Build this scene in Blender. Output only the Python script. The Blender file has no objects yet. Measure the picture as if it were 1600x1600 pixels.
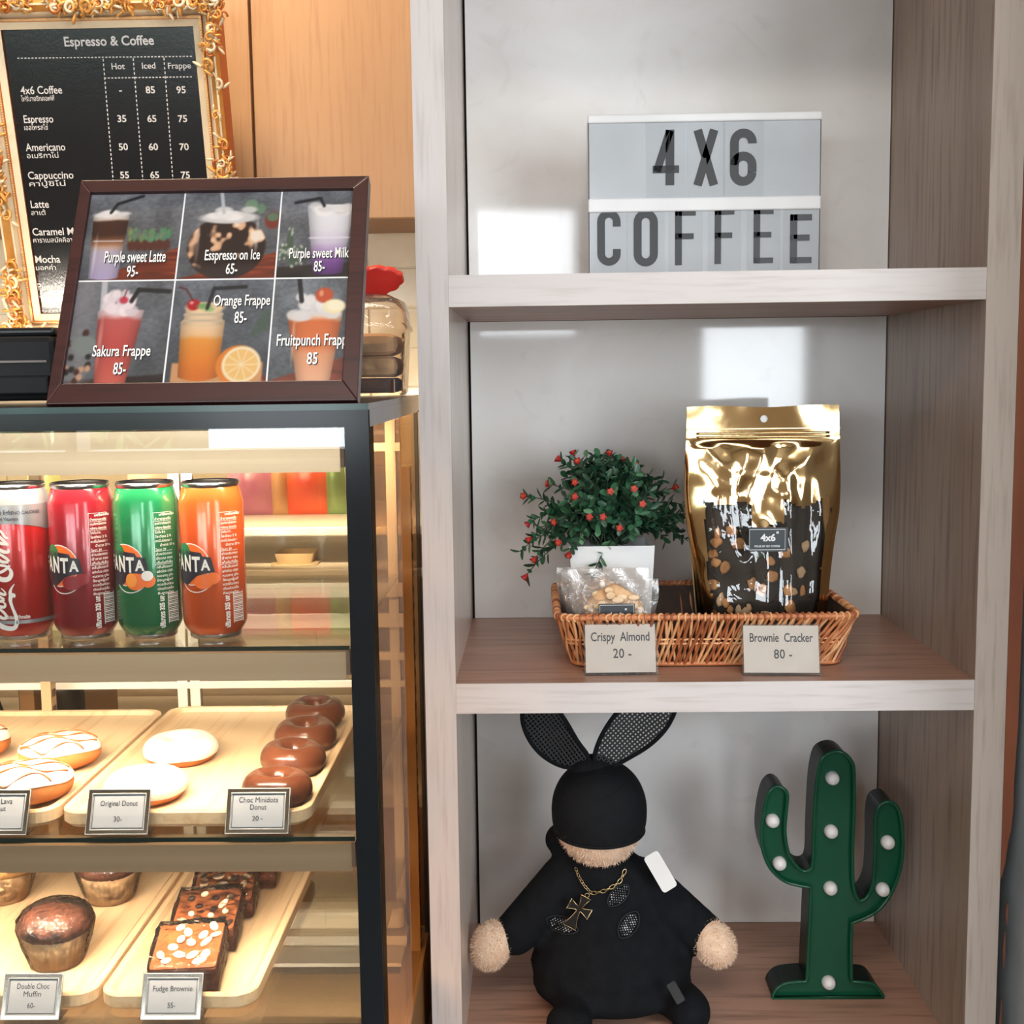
import bpy, bmesh, math, random
import numpy as np
from mathutils import Vector as V, Matrix as M, noise as NZ
PI = math.pi
rnd = random.Random(11)
SC = bpy.context.scene
COL = SC.collection

# ------------------------------------------------------------------ camera
CAM = V((.098, -1.3822, .3513))
YAW, PIT, ROL, FPX = .0214, .1121, -.0134, 1900.0
_f = V((-math.sin(YAW)*math.cos(PIT), math.cos(YAW)*math.cos(PIT), -math.sin(PIT)))
_r = V((math.cos(YAW), math.sin(YAW), 0)); _u = _r.cross(_f)
_r2 = _r*math.cos(ROL)+_u*math.sin(ROL); _u2 = _r2.cross(_f)
cd = bpy.data.cameras.new('camera'); cam = bpy.data.objects.new('camera', cd); COL.objects.link(cam)
cd.sensor_width = 36; cd.lens = 36*FPX/1600; cd.clip_start = .02; cd.clip_end = 60
cam.matrix_world = M(((_r2.x, _u2.x, -_f.x, CAM.x), (_r2.y, _u2.y, -_f.y, CAM.y), (_r2.z, _u2.z, -_f.z, CAM.z), (0, 0, 0, 1)))
SC.camera = cam

# ------------------------------------------------------------------ world, daylight, exposure
w = bpy.data.worlds.new('daylight'); SC.world = w; w.use_nodes = True
bg = w.node_tree.nodes['Background']; bg.inputs[0].default_value = (.87, .94, 1, 1); bg.inputs[1].default_value = 12.0
vs = SC.view_settings; vs.view_transform = 'Standard'; vs.look = 'None'; vs.gamma = 1; vs.use_curve_mapping = False; vs.exposure = .10
cy = SC.cycles
cy.use_denoising = True; cy.max_bounces = 10; cy.diffuse_bounces = 4; cy.glossy_bounces = 4; cy.transmission_bounces = 8
cy.transparent_max_bounces = 24; cy.sample_clamp_indirect = 6; cy.caustics_reflective = False; cy.caustics_refractive = False

def area(name, loc, target, sx, sy, power, col, spread=PI):
    l = bpy.data.lights.new(name, 'AREA'); l.shape = 'RECTANGLE'; l.size = sx; l.size_y = sy; l.energy = power; l.color = col; l.spread = spread
    o = bpy.data.objects.new(name, l); COL.objects.link(o); o.location = loc
    o.rotation_euler = (V(target)-V(loc)).to_track_quat('-Z', 'Y').to_euler()
    return o
# daylight through the shop front: three window openings in wall_front (see below)
WIN = [(-2.45, -.42, .09, .80), (-.20, .30, .50, 1.10), (.80, 1.32, .12, .60), (1.48, 3.0, -.30, 1.55)]
for i, (x0, x1, z0, z1) in enumerate(WIN):
    o = area('window_daylight', ((x0+x1)/2, -3.32, (z0+z1)/2), ((x0+x1)/2, 0, (z0+z1)/2), x1-x0, z1-z0, 1, (1, 1, 1))
    o.data.cycles.is_portal = True
sl = bpy.data.lights.new('sun', 'SUN'); sl.energy = 9; sl.color = (1, .95, .86); sl.angle = .01; so = bpy.data.objects.new('sun', sl); COL.objects.link(so)
so.rotation_euler = V((-.2, -.6, -.75)).to_track_quat('-Z', 'Y').to_euler()      # comes over the roof and lights the hedge outside
# ceiling lamps of the room
area('ceiling_lamp', (.2, -1.7, 1.68), (.2, -1.7, 0), 1.6, .5, 24, (1, .95, .88))
area('counter_lamp', (-.55, .10, 1.62), (-.50, .58, .5), .5, .25, 16, (1, .76, .52))

# ------------------------------------------------------------------ materials
MATS = {}
def nt_new(name):
    m = bpy.data.materials.new(name); m.use_nodes = True
    return m, m.node_tree, m.node_tree.nodes['Principled BSDF']
def hexc(r, g, b):   # 0-255 sRGB to linear
    f = lambda c: ((c/255+.055)/1.055)**2.4 if c/255 > .04045 else c/255/12.92
    return (f(r), f(g), f(b), 1)
def mat(name, c, rough=.5, metal=0, c2=None, scale=8, stretch=(1, 1, 1), bump=0, bscale=60, detail=4, spec=.5, coat=0, emit=0, sss=0, contrast=(.3, .7), alpha=1):
    if name in MATS: return MATS[name]
    m, nt, b = nt_new(name); N = nt.nodes; L = nt.links
    col = hexc(*c)
    b.inputs['Base Color'].default_value = col; b.inputs['Roughness'].default_value = rough; b.inputs['Metallic'].default_value = metal
    b.inputs['Specular IOR Level'].default_value = spec; b.inputs['Coat Weight'].default_value = coat; b.inputs['Coat Roughness'].default_value = .05
    tc = N.new('ShaderNodeTexCoord'); mp = N.new('ShaderNodeMapping'); mp.inputs['Scale'].default_value = stretch
    L.new(tc.outputs['Object'], mp.inputs[0])
    c2 = c2 or tuple(max(0, int(x*.93)) for x in c)
    nz = N.new('ShaderNodeTexNoise'); nz.inputs['Scale'].default_value = scale; nz.inputs['Detail'].default_value = detail
    L.new(mp.outputs[0], nz.inputs['Vector'])
    cr = N.new('ShaderNodeValToRGB'); cr.color_ramp.elements[0].color = col; cr.color_ramp.elements[1].color = hexc(*c2)
    cr.color_ramp.elements[0].position, cr.color_ramp.elements[1].position = contrast
    L.new(nz.outputs[0], cr.inputs[0]); L.new(cr.outputs[0], b.inputs['Base Color'])
    if emit:
        L.new(cr.outputs[0], b.inputs['Emission Color']); b.inputs['Emission Strength'].default_value = emit
    if sss:
        b.inputs['Subsurface Weight'].default_value = sss; b.inputs['Subsurface Radius'].default_value = (.01, .006, .004); b.inputs['Subsurface Scale'].default_value = .5
    if bump:
        n2 = N.new('ShaderNodeTexNoise'); n2.inputs['Scale'].default_value = bscale; n2.inputs['Detail'].default_value = 3
        L.new(mp.outputs[0], n2.inputs['Vector'])
        bp = N.new('ShaderNodeBump'); bp.inputs['Strength'].default_value = bump; bp.inputs['Distance'].default_value = .002
        L.new(n2.outputs[0], bp.inputs['Height']); L.new(bp.outputs[0], b.inputs['Normal'])
    MATS[name] = m
    return m
def wood(name, c1, c2, c3, axis, scale=7, rough=.45, bump=.12, fine=1, spec=.5):
    """veneer: long streaks along one axis, with finer dark pores"""
    if name in MATS: return MATS[name]
    m, nt, b = nt_new(name); N = nt.nodes; L = nt.links
    tc = N.new('ShaderNodeTexCoord'); mp = N.new('ShaderNodeMapping'); L.new(tc.outputs['Object'], mp.inputs[0])
    s = [1, 1, 1]; s[axis] = .06; mp.inputs['Scale'].default_value = s
    n1 = N.new('ShaderNodeTexNoise'); n1.inputs['Scale'].default_value = scale; n1.inputs['Detail'].default_value = 5; n1.inputs['Distortion'].default_value = .6
    n2 = N.new('ShaderNodeTexNoise'); n2.inputs['Scale'].default_value = scale*14*fine; n2.inputs['Detail'].default_value = 4
    for n in (n1, n2): L.new(mp.outputs[0], n.inputs['Vector'])
    r1 = N.new('ShaderNodeValToRGB'); e = r1.color_ramp.elements; e[0].position = .32; e[1].position = .68; e[0].color = hexc(*c1); e[1].color = hexc(*c2)
    L.new(n1.outputs[0], r1.inputs[0])
    r2 = N.new('ShaderNodeValToRGB'); e = r2.color_ramp.elements; e[0].position = .50; e[1].position = .75; e[0].color = (0, 0, 0, 1); e[1].color = (1, 1, 1, 1)
    L.new(n2.outputs[0], r2.inputs[0])
    mx = N.new('ShaderNodeMix'); mx.data_type = 'RGBA'; L.new(r2.outputs[0], mx.inputs['Factor']); L.new(r1.outputs[0], mx.inputs[6]); mx.inputs[7].default_value = hexc(*c3)
    L.new(mx.outputs[2], b.inputs['Base Color']); b.inputs['Roughness'].default_value = rough; b.inputs['Specular IOR Level'].default_value = spec
    bp = N.new('ShaderNodeBump'); bp.inputs['Strength'].default_value = bump; bp.inputs['Distance'].default_value = .001
    L.new(n2.outputs[0], bp.inputs['Height']); L.new(bp.outputs[0], b.inputs['Normal'])
    MATS[name] = m
    return m
def clear(name, tint=(255, 255, 255), refl=1.0, rough=.0, haze=0.0, hazec=(255, 255, 255), ior=1.45, wrinkle=0, wscale=60):
    """thin clear sheet: mostly lets light straight through, mirrors a little by Fresnel; haze adds a milky film"""
    if name in MATS: return MATS[name]
    m = bpy.data.materials.new(name); m.use_nodes = True; nt = m.node_tree; N = nt.nodes; L = nt.links; N.clear()
    out = N.new('ShaderNodeOutputMaterial'); tr = N.new('ShaderNodeBsdfTransparent'); tr.inputs[0].default_value = hexc(*tint)
    gl = N.new('ShaderNodeBsdfGlossy'); gl.inputs['Roughness'].default_value = rough
    fr = N.new('ShaderNodeFresnel'); fr.inputs[0].default_value = ior
    ml = N.new('ShaderNodeMath'); ml.operation = 'MULTIPLY'; ml.inputs[1].default_value = refl; ml.use_clamp = True; L.new(fr.outputs[0], ml.inputs[0])
    last = tr
    if haze:
        df = N.new('ShaderNodeBsdfDiffuse'); df.inputs[0].default_value = hexc(*hazec)
        mh = N.new('ShaderNodeMixShader'); mh.inputs[0].default_value = haze; L.new(tr.outputs[0], mh.inputs[1]); L.new(df.outputs[0], mh.inputs[2]); last = mh
    mx = N.new('ShaderNodeMixShader'); L.new(ml.outputs[0], mx.inputs[0]); L.new(last.outputs[0], mx.inputs[1]); L.new(gl.outputs[0], mx.inputs[2]); L.new(mx.outputs[0], out.inputs[0])
    if wrinkle:
        tc = N.new('ShaderNodeTexCoord'); n2 = N.new('ShaderNodeTexNoise'); n2.inputs['Scale'].default_value = wscale; n2.inputs['Detail'].default_value = 2; n2.inputs['Distortion'].default_value = 1.5
        L.new(tc.outputs['Object'], n2.inputs['Vector'])
        bp = N.new('ShaderNodeBump'); bp.inputs['Strength'].default_value = wrinkle; bp.inputs['Distance'].default_value = .004
        L.new(n2.outputs[0], bp.inputs['Height']); L.new(bp.outputs[0], gl.inputs['Normal']); L.new(bp.outputs[0], fr.inputs['Normal'])
    MATS[name] = m
    return m
def print_mat(name='printed_photo', rough=.35):
    if name in MATS: return MATS[name]
    m, nt, b = nt_new(name); a = nt.nodes.new('ShaderNodeAttribute'); a.attribute_name = 'Col'
    nt.links.new(a.outputs['Color'], b.inputs['Base Color']); b.inputs['Roughness'].default_value = rough
    MATS[name] = m
    return m

# ------------------------------------------------------------------ mesh helpers
def T(x=0, y=0, z=0, rx=0, ry=0, rz=0, s=1):
    return M.Translation((x, y, z)) @ M.Rotation(rz, 4, 'Z') @ M.Rotation(ry, 4, 'Y') @ M.Rotation(rx, 4, 'X') @ M.Scale(s, 4)
class MB:
    def __init__(s): s.bm = bmesh.new()
    def faces(s, vs, fs, mi=0, X=None, smooth=False):
        bv = [s.bm.verts.new(X @ V(v) if X else V(v)) for v in vs]
        for f in fs:
            try:
                q = s.bm.faces.new([bv[i] for i in f]); q.material_index = mi; q.smooth = smooth
            except ValueError: pass
        return bv
    def box(s, x0, x1, y0, y1, z0, z1, mi=0, bev=0, X=None, seg=2):
        b = bmesh.new(); bmesh.ops.create_cube(b, size=1)
        for v in b.verts: v.co = V((x0+(v.co.x+.5)*(x1-x0), y0+(v.co.y+.5)*(y1-y0), z0+(v.co.z+.5)*(z1-z0)))
        if bev: bmesh.ops.bevel(b, geom=b.edges[:], offset=bev, segments=seg, affect='EDGES', profile=.5)
        s.merge(b, mi, X)
    def merge(s, b, mi=0, X=None, smooth=None):
        b.verts.index_update(); mp = [s.bm.verts.new(X @ v.co if X else v.co) for v in b.verts]
        for f in b.faces:
            try:
                q = s.bm.faces.new([mp[v.index] for v in f.verts]); q.material_index = mi; q.smooth = f.smooth if smooth is None else smooth
            except ValueError: pass
        b.free()
    def lathe(s, prof, seg=32, mi=0, X=None, cap=True, a0=0, a1=2*PI, rf=None):
        full = abs(a1-a0-2*PI) < 1e-6; n = seg if full else seg+1
        vs = []; fs = []
        for (r, z) in prof:
            for k in range(n):
                a = a0+(a1-a0)*k/seg; rr = r*(rf(a, z) if rf else 1); vs.append((rr*math.cos(a), rr*math.sin(a), z))
        for i in range(len(prof)-1):
            for k in range(seg):
                k2 = (k+1) % n; fs.append((i*n+k, i*n+k2, (i+1)*n+k2, (i+1)*n+k))
        if cap and full:
            if prof[0][0] > 1e-5: fs.append(tuple(range(n-1, -1, -1)))
            if prof[-1][0] > 1e-5: fs.append(tuple((len(prof)-1)*n+k for k in range(n)))
        s.faces(vs, fs, mi, X, True)
    def tube(s, pts, r, seg=8, mi=0, closed=False, X=None, cap=True, flat=1.0):
        pts = [V(p) for p in pts]; n = len(pts); rs = r if isinstance(r, (list, tuple)) else [r]*n
        vs = []; fs = []; up = None
        for i, p in enumerate(pts):
            if closed: t = pts[(i+1) % n]-pts[i-1]
            else: t = pts[min(i+1, n-1)]-pts[max(i-1, 0)]
            t.normalize()
            if up is None: up = t.orthogonal().normalized()
            up = (up-t*up.dot(t))
            if up.length < 1e-6: up = t.orthogonal()
            up.normalize(); sd = t.cross(up)
            for k in range(seg):
                a = 2*PI*k/seg; vs.append(p+(up*math.cos(a)*flat+sd*math.sin(a))*rs[i])
        m = n if closed else n-1
        for i in range(m):
            j = (i+1) % n
            for k in range(seg): fs.append((i*seg+k, i*seg+(k+1) % seg, j*seg+(k+1) % seg, j*seg+k))
        if cap and not closed: fs.append(tuple(range(seg-1, -1, -1))); fs.append(tuple((n-1)*seg+k for k in range(seg)))
        s.faces(vs, fs, mi, X, True)
    def prism(s, pts, z0, z1, mi=0, X=None, bev=0, smooth=False):
        b = bmesh.new(); vs = [b.verts.new((p[0], p[1], z0)) for p in pts]; f = b.faces.new(vs); b.normal_update()
        if f.normal.z > 0: f.normal_flip()
        r = bmesh.ops.extrude_face_region(b, geom=[f]); 
        for e in r['geom']:
            if isinstance(e, bmesh.types.BMVert): e.co.z = z1
        bmesh.ops.recalc_face_normals(b, faces=b.faces[:])
        if bev:
            ed = [e for e in b.edges if abs(e.verts[0].co.z-e.verts[1].co.z) < 1e-7]
            bmesh.ops.bevel(b, geom=ed, offset=bev, segments=2, affect='EDGES', profile=.5)
        big = [f for f in b.faces if len(f.verts) > 4]
        if big: bmesh.ops.triangulate(b, faces=big)
        s.merge(b, mi, X, smooth)
    def ell(s, c, r, mi=0, X=None, seg=20, rings=12, f=None):
        b = bmesh.new(); bmesh.ops.create_uvsphere(b, u_segments=seg, v_segments=rings, radius=1)
        for v in b.verts:
            k = f(v.co) if f else 1
            v.co = V((c[0]+v.co.x*r[0]*k, c[1]+v.co.y*r[1]*k, c[2]+v.co.z*r[2]*k))
        s.merge(b, mi, X, True)
    def grid(s, nu, nv, fn, mi=0, X=None, smooth=True, mf=None):
        vs = [fn(i/nu, j/nv) for j in range(nv+1) for i in range(nu+1)]
        bv = [s.bm.verts.new(X @ V(v) if X else V(v)) for v in vs]
        for j in range(nv):
            for i in range(nu):
                k = j*(nu+1)+i; m_ = mf((i+.5)/nu, (j+.5)/nv) if mf else mi
                if m_ is None: continue
                q = s.bm.faces.new([bv[k], bv[k+1], bv[k+nu+2], bv[k+nu+1]]); q.material_index = m_; q.smooth = smooth
    def text(s, st, size, X=None, sx=1, bold=0, align='CENTER', mi=0, fn=None, gap=1, ext=0, shear=0, fit=0):
        cu = bpy.data.curves.new('t', 'FONT'); cu.body = st; cu.size = size; cu.align_x = align; cu.align_y = 'CENTER'; cu.resolution_u = 3
        cu.offset = bold*size; cu.space_character = gap; cu.extrude = ext; cu.shear = shear
        o = bpy.data.objects.new('t', cu); me = bpy.data.meshes.new_from_object(o)
        b = bmesh.new(); b.from_mesh(me); bpy.data.objects.remove(o); bpy.data.curves.remove(cu); bpy.data.meshes.remove(me)
        if fit and len(b.verts): sx = fit/(max(v.co.x for v in b.verts)-min(v.co.x for v in b.verts))
        for v in b.verts:
            v.co.x *= sx
            if fn: v.co = fn(v.co)
        s.merge(b, mi, X, False)
    def build(s, name, mats, parent=None, sub=0, loc=None, weld=0, recalc=False, solid=0, flip=False):
        if weld: bmesh.ops.remove_doubles(s.bm, verts=s.bm.verts[:], dist=weld)
        s.bm.normal_update()
        if recalc: bmesh.ops.recalc_face_normals(s.bm, faces=s.bm.faces[:])
        me = bpy.data.meshes.new(name); s.bm.to_mesh(me); s.bm.free()
        for m in (mats if isinstance(mats, (list, tuple)) else [mats]): me.materials.append(m)
        o = bpy.data.objects.new(name, me); COL.objects.link(o)
        if parent: o.parent = parent
        if loc: o.location = loc
        if solid:
            q = o.modifiers.new('solid', 'SOLIDIFY'); q.thickness = solid; q.offset = 0
        if sub:
            q = o.modifiers.new('sub', 'SUBSURF'); q.levels = sub; q.render_levels = sub
        return o
def tag(o, label, cat, group=None):
    o['label'] = label; o['category'] = cat
    if group: o['group'] = group
    return o
def thing(name, label, cat, loc=(0, 0, 0), rz=0, rx=0, group=None):
    o = bpy.data.objects.new(name, None); COL.objects.link(o); o.location = loc; o.rotation_euler = (rx, 0, rz); o.empty_display_size = .05
    return tag(o, label, cat, group)
def struct(o): o['kind'] = 'structure'; return o
def copy_tree(root, loc, label=None, rz=None, group=None):
    r = root.copy(); COL.objects.link(r); r.location = loc
    if rz is not None: r.rotation_euler = (r.rotation_euler[0], r.rotation_euler[1], rz)
    if label: r['label'] = label
    if group: r['group'] = group
    for ch in list(root.children):
        c = ch.copy(); COL.objects.link(c); c.parent = r
        for g in list(ch.children):
            d = g.copy(); COL.objects.link(d); d.parent = c
    return r
def at(px, py, y=None, z=None, x=None):
    """point of the place seen at a pixel of the photograph, on a plane of known x, y or z"""
    d = _r2*((px-800)/FPX)-_u2*((py-800)/FPX)+_f
    t = (x-CAM.x)/d.x if x is not None else (y-CAM.y)/d.y if y is not None else (z-CAM.z)/d.z
    return CAM+d*t
def rrect(x0, x1, y0, y1, r, n=6):
    p = []
    for cx, cy_, a in ((x1-r, y1-r, 0), (x0+r, y1-r, PI/2), (x0+r, y0+r, PI), (x1-r, y0+r, 3*PI/2)):
        for k in range(n+1): p.append((cx+r*math.cos(a+PI/2*k/n), cy_+r*math.sin(a+PI/2*k/n)))
    return p
XZ = M.Rotation(PI/2, 4, 'X')      # draws (x, y) shapes upright, facing -Y
def front(x, y, z): return M.Translation((x, y, z)) @ XZ

# ------------------------------------------------------------------ the room
FL, CE = -1.12, 1.72
M_plaster = mat('grey_plaster', (168, 172, 174), .8, c2=(150, 154, 156), scale=6, bump=.3, bscale=120)
M_room = mat('beige_wall_paint', (206, 198, 188), .8, c2=(198, 190, 180), scale=3)
def flat(name, *b, m): q = MB(); q.box(*b); return struct(q.build(name, m))
flat('floor', -3, 3.4, -6, 1.2, FL-.1, FL, m=mat('grey_floor_tile', (128, 120, 112), .4, c2=(116, 108, 100), scale=3))
flat('ceiling', -2.7, 3.3, -3.5, 1.2, CE, CE+.1, m=mat('white_ceiling', (205, 200, 194), .8))
flat('wall_left', -2.7, -2.6, -3.5, 1.2, FL, CE, m=M_room)
# wall_front: the shop front behind the viewer, with three openings
q = MB(); xs = sorted({-2.6, 3.2}|{a for w_ in WIN for a in w_[:2]})
for a, b in zip(xs[:-1], xs[1:]):
    hole = [w_ for w_ in WIN if w_[0] <= a+1e-6 and w_[1] >= b-1e-6]
    if hole: q.box(a, b, -3.35, -3.25, FL, hole[0][2]); q.box(a, b, -3.35, -3.25, hole[0][3], CE)
    else: q.box(a, b, -3.35, -3.25, FL, CE)
struct(q.build('wall_front', M_room))
M_frame = mat('dark_window_frame', (60, 58, 56), .4)
for i, (x0, x1, z0, z1) in enumerate(WIN):
    q = MB(); t = .03
    q.box(x0, x0+t, -3.36, -3.24, z0, z1); q.box(x1-t, x1, -3.36, -3.24, z0, z1); q.box(x0, x1, -3.36, -3.24, z0, z0+t); q.box(x0, x1, -3.36, -3.24, z1-t, z1)
    if i == 0: q.box(-1.45, -1.41, -3.36, -3.24, z0, z1)
    struct(q.build('window_%d' % (i+1), M_frame))
# wall_right: grey plaster pier beside the shelves
flat('wall_right', .662, 1.05, -.30, .93, FL, CE, m=M_plaster)
flat('wall_corner', 3.2, 3.3, -3.5, .93, FL, CE, m=M_room)
# brown filler strip between shelves and pier, torn off at its lower end
q = MB(); out = [(.6365, .95), (.654, .95), (.6525, .30), (.6510, -.06), (.6485, -.13), (.6487, -.16), (.6470, -.185), (.6440, -.20), (.6415, -.225), (.6385, -.24), (.6365, -.245)]
q.prism(out, -.004, .004, X=front(0, .004, 0))
struct(q.build('trim_1', mat('brown_filler_board', (146, 84, 56), .6, c2=(120, 66, 44), scale=20, stretch=(1, 1, .2))))
q = MB()
for (x, z, h) in ((.6450, -.335, .05), (.6435, -.43, .07), (.6468, -.29, .03)):
    q.prism([(x-.0012, z), (x+.0004, z-h*.5), (x+.0022, z-h*.1), (x+.0016, z+h*.4), (x+.0006, z+h*.5)], -.001, .001, X=front(0, .006, 0))
struct(q.build('trim_2', mat('brown_filler_chip', (120, 76, 58), .7)))
# wall_back: cream glazed tiles
q = MB(); tw, th = .235, .0735; M_tile = mat('cream_wall_tile', (226, 214, 190), .12, c2=(214, 200, 176), scale=14, bump=.08, bscale=30)
for j in range(-4, 36):
    z = .4065+j*th-th*6
    for i in range(-9, 9):
        x = i*tw+(.5*tw if j % 2 else 0)+.02
        if -2.5 < x < 1.2 and z > .1 and z < .72: q.box(x+.0015, x+tw-.0015, .925, .931, z+.0015, z+th-.0015, 1, .0008, seg=1)
q.box(-2.7, 3.3, .93, 1.03, FL, CE, 0)
struct(q.build('wall_back', [mat('pale_grout', (236, 228, 210), .8), M_tile]))

# upper cabinets of warm wood veneer
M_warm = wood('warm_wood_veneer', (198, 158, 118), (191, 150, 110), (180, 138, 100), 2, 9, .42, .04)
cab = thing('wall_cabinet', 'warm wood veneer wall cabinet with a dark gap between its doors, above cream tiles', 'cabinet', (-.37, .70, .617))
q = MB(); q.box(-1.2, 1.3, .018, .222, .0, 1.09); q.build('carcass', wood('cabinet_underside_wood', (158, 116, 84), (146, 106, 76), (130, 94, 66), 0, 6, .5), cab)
for a, b in ((-1.2, -.0025), (.0025, .62), (.625, 1.3)):
    q = MB(); q.box(a, b, 0, .017, .0, 1.09, bev=.001); q.build('door', M_warm, cab)

# ------------------------------------------------------------------ whitewashed shelving unit
LO, RO, D = -.0354, .6357, .3836
U1, U0, M1, M0, B1, B0 = .4634, .4282, -.0051, -.0407, -.4765, -.512
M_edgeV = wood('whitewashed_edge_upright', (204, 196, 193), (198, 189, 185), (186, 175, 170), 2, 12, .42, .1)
M_edgeShade = wood('shaded_tan_edge_upright', (194, 181, 171), (186, 172, 161), (170, 154, 142), 2, 12, .42, .1)  # right post: browner wood, with its shade also put into the colour
M_edgeH = wood('whitewashed_edge_board', (208, 200, 197), (202, 193, 189), (190, 179, 174), 0, 12, .42, .1)
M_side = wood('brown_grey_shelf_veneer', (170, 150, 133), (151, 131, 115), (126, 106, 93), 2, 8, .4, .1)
M_sideL = wood('glare_pale_shelf_veneer', (222, 208, 198), (212, 198, 188), (194, 178, 168), 2, 10, .2, .05, 1, .9)  # lightened copy of the veneer: glare on the left panel put into colour
M_deck = wood('brown_shelf_veneer', (186, 146, 124), (167, 127, 108), (134, 100, 84), 0, 8, .42, .1)
unit = thing('shelving_unit', 'tall whitewashed wood shelving unit with pale marble-look back panels', 'shelf', (0, 0, FL))
def U(q, name, m): 
    for v in q.bm.verts: v.co.z -= FL
    return q.build(name, m, unit)
for a, b in ((LO, 0), (.6, RO)):
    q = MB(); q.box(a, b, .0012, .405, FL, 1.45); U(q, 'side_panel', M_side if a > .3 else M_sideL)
    q = MB(); q.box(a-.0002, b+.0002, -.0004, .0012, FL, 1.45); U(q, 'edge_strip', M_edgeV if a < .3 else M_edgeShade)
for z0, z1 in ((.93, .966), (U0, U1), (M0, M1), (B0, B1), (-.985, -.95)):
    q = MB(); q.box(0, .6, .0022, .384, z0, z1); U(q, 'shelf_board', M_deck)
    q = MB(); q.box(.0004, .5996, .0002, .0022, z0, z1); U(q, 'shelf_edge', M_edgeH)
m, nt, b = nt_new('pale_marble_laminate'); N = nt.nodes; L = nt.links
tc = N.new('ShaderNodeTexCoord'); n1 = N.new('ShaderNodeTexNoise'); n1.inputs['Scale'].default_value = 3.2; n1.inputs['Detail'].default_value = 6; n1.inputs['Distortion'].default_value = 1.2
n2 = N.new('ShaderNodeTexNoise'); n2.inputs['Scale'].default_value = 11; n2.inputs['Detail'].default_value = 5; n2.inputs['Distortion'].default_value = 2.5
r1 = N.new('ShaderNodeValToRGB'); e = r1.color_ramp.elements; e[0].position = .35; e[1].position = .65; e[0].color = hexc(246, 246, 245); e[1].color = hexc(234, 231, 226)
r2 = N.new('ShaderNodeValToRGB'); e = r2.color_ramp.elements; e[0].position = .60; e[1].position = .72; e[0].color = (0, 0, 0, 1); e[1].color = (.10, .10, .10, 1)
for n in (n1, n2): L.new(tc.outputs['Object'], n.inputs['Vector'])
mx = N.new('ShaderNodeMix'); mx.data_type = 'RGBA'; L.new(n1.outputs[0], r1.inputs[0]); L.new(n2.outputs[0], r2.inputs[0]); L.new(r2.outputs[0], mx.inputs['Factor']); L.new(r1.outputs[0], mx.inputs[6]); mx.inputs[7].default_value = hexc(178, 170, 160)
L.new(mx.outputs[2], b.inputs['Base Color']); b.inputs['Roughness'].default_value = .055; b.inputs['Specular IOR Level'].default_value = .7
M_marble = m
for z0, z1 in ((U1, .93), (M1, U0), (B1, M0), (-.95, B0)):
    q = MB(); q.box(.0035, .5985, D, D+.012, z0+.0005, z1-.0005); U(q, 'back_panel', M_marble)
q = MB(); q.box(0, .6, D+.014, .405, FL, 1.45); U(q, 'rear_board', mat('dark_backing_board', (40, 40, 42), .8))
q = MB(); q.box(0, .6, .02, .04, FL, -.985); U(q, 'plinth', M_edgeH)

# outside the shop front: clipped hedge and pavement
q = MB()
for k in range(2200):
    p = V((rnd.uniform(-5.5, -1.75), rnd.uniform(-6.0, -5.2), rnd.uniform(FL, .34+.1*NZ.noise(V((k, 0, 0))))))
    a = V((rnd.gauss(0, 1), rnd.gauss(0, 1), rnd.gauss(0, 1))).normalized(); b_ = a.orthogonal().normalized(); l = rnd.uniform(.05, .1)
    q.faces([p-a*l, p+b_*l*.45, p+a*l, p-b_*l*.45], [(0, 1, 2, 3)], rnd.choice((0, 0, 1)))
q.box(-5.5, -1.75, -6.1, -5.5, FL, .2, 2)
hedge = q.build('hedge', [mat('hedge_leaf', (112, 152, 104), .5), mat('hedge_leaf_pale', (206, 222, 190), .5), mat('hedge_core', (26, 40, 26), .9)])
tag(hedge, 'clipped green hedge on the pavement outside the shop window', 'hedge'); hedge['kind'] = 'stuff'

# ------------------------------------------------------------------ glass display case
YF, XR, XL, YB = -.335, -.047, -1.02, .115       # front face, right side, left side, rear
S1, S2, S3 = .1145, -.0615, -.2405               # tops of the three glass shelves
ZT = .3289                                        # top of the case
M_black = mat('black_glass_border', (25, 28, 31), .15, spec=.2)
M_pane = clear('clear_glass_pane', (252, 253, 252), 1.5)
M_green = mat('dark_green_glass_edge', (24, 58, 52), .15, c2=(18, 44, 40), scale=30, spec=.3)
M_steel = mat('brushed_steel', (206, 178, 146), .36, .75, c2=(186, 158, 126), scale=6, stretch=(.1, 8, 8))
M_cream = mat('cream_painted_metal', (236, 226, 206), .4)
case = thing('display_case', 'black-edged glass display case with lit shelves of cans and pastries', 'display case', (XR, YF, FL))
def Cs(q, name, m, **k):
    for v in q.bm.verts: v.co -= V((XR, YF, FL))
    return q.build(name, m, case, **k)
q = MB(); q.box(XL, XR, YF-.001, YB, ZT-.0055, ZT, 0); q.box(XL, XR+.0004, YF-.0022, YF-.001, ZT-.0055, ZT, 1)
q.box(XL, XR-.004, YF+.004, YB-.01, ZT-.0062, ZT-.0056, 2); Cs(q, 'top_glass', [M_black, M_green, M_black])
q = MB(); q.box(XL, XR-.0005, YF, YF+.004, -.46, ZT-.006); Cs(q, 'front_glass', M_pane)
q = MB(); q.box(XL, XR, YF-.0006, YF, .3085, ZT-.0055); q.box(-.068, XR, YF-.0006, YF, -.46, .3085)
q.box(-.052, XR, YF+.0045, YF+.030, -.46, ZT-.006); Cs(q, 'front_glass_border', M_black)
q = MB(); q.box(XR-.004, XR, YF+.004, YB, -.46, ZT-.006); Cs(q, 'side_glass', clear('side_glass_pane', (218, 196, 168), .30))
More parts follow.
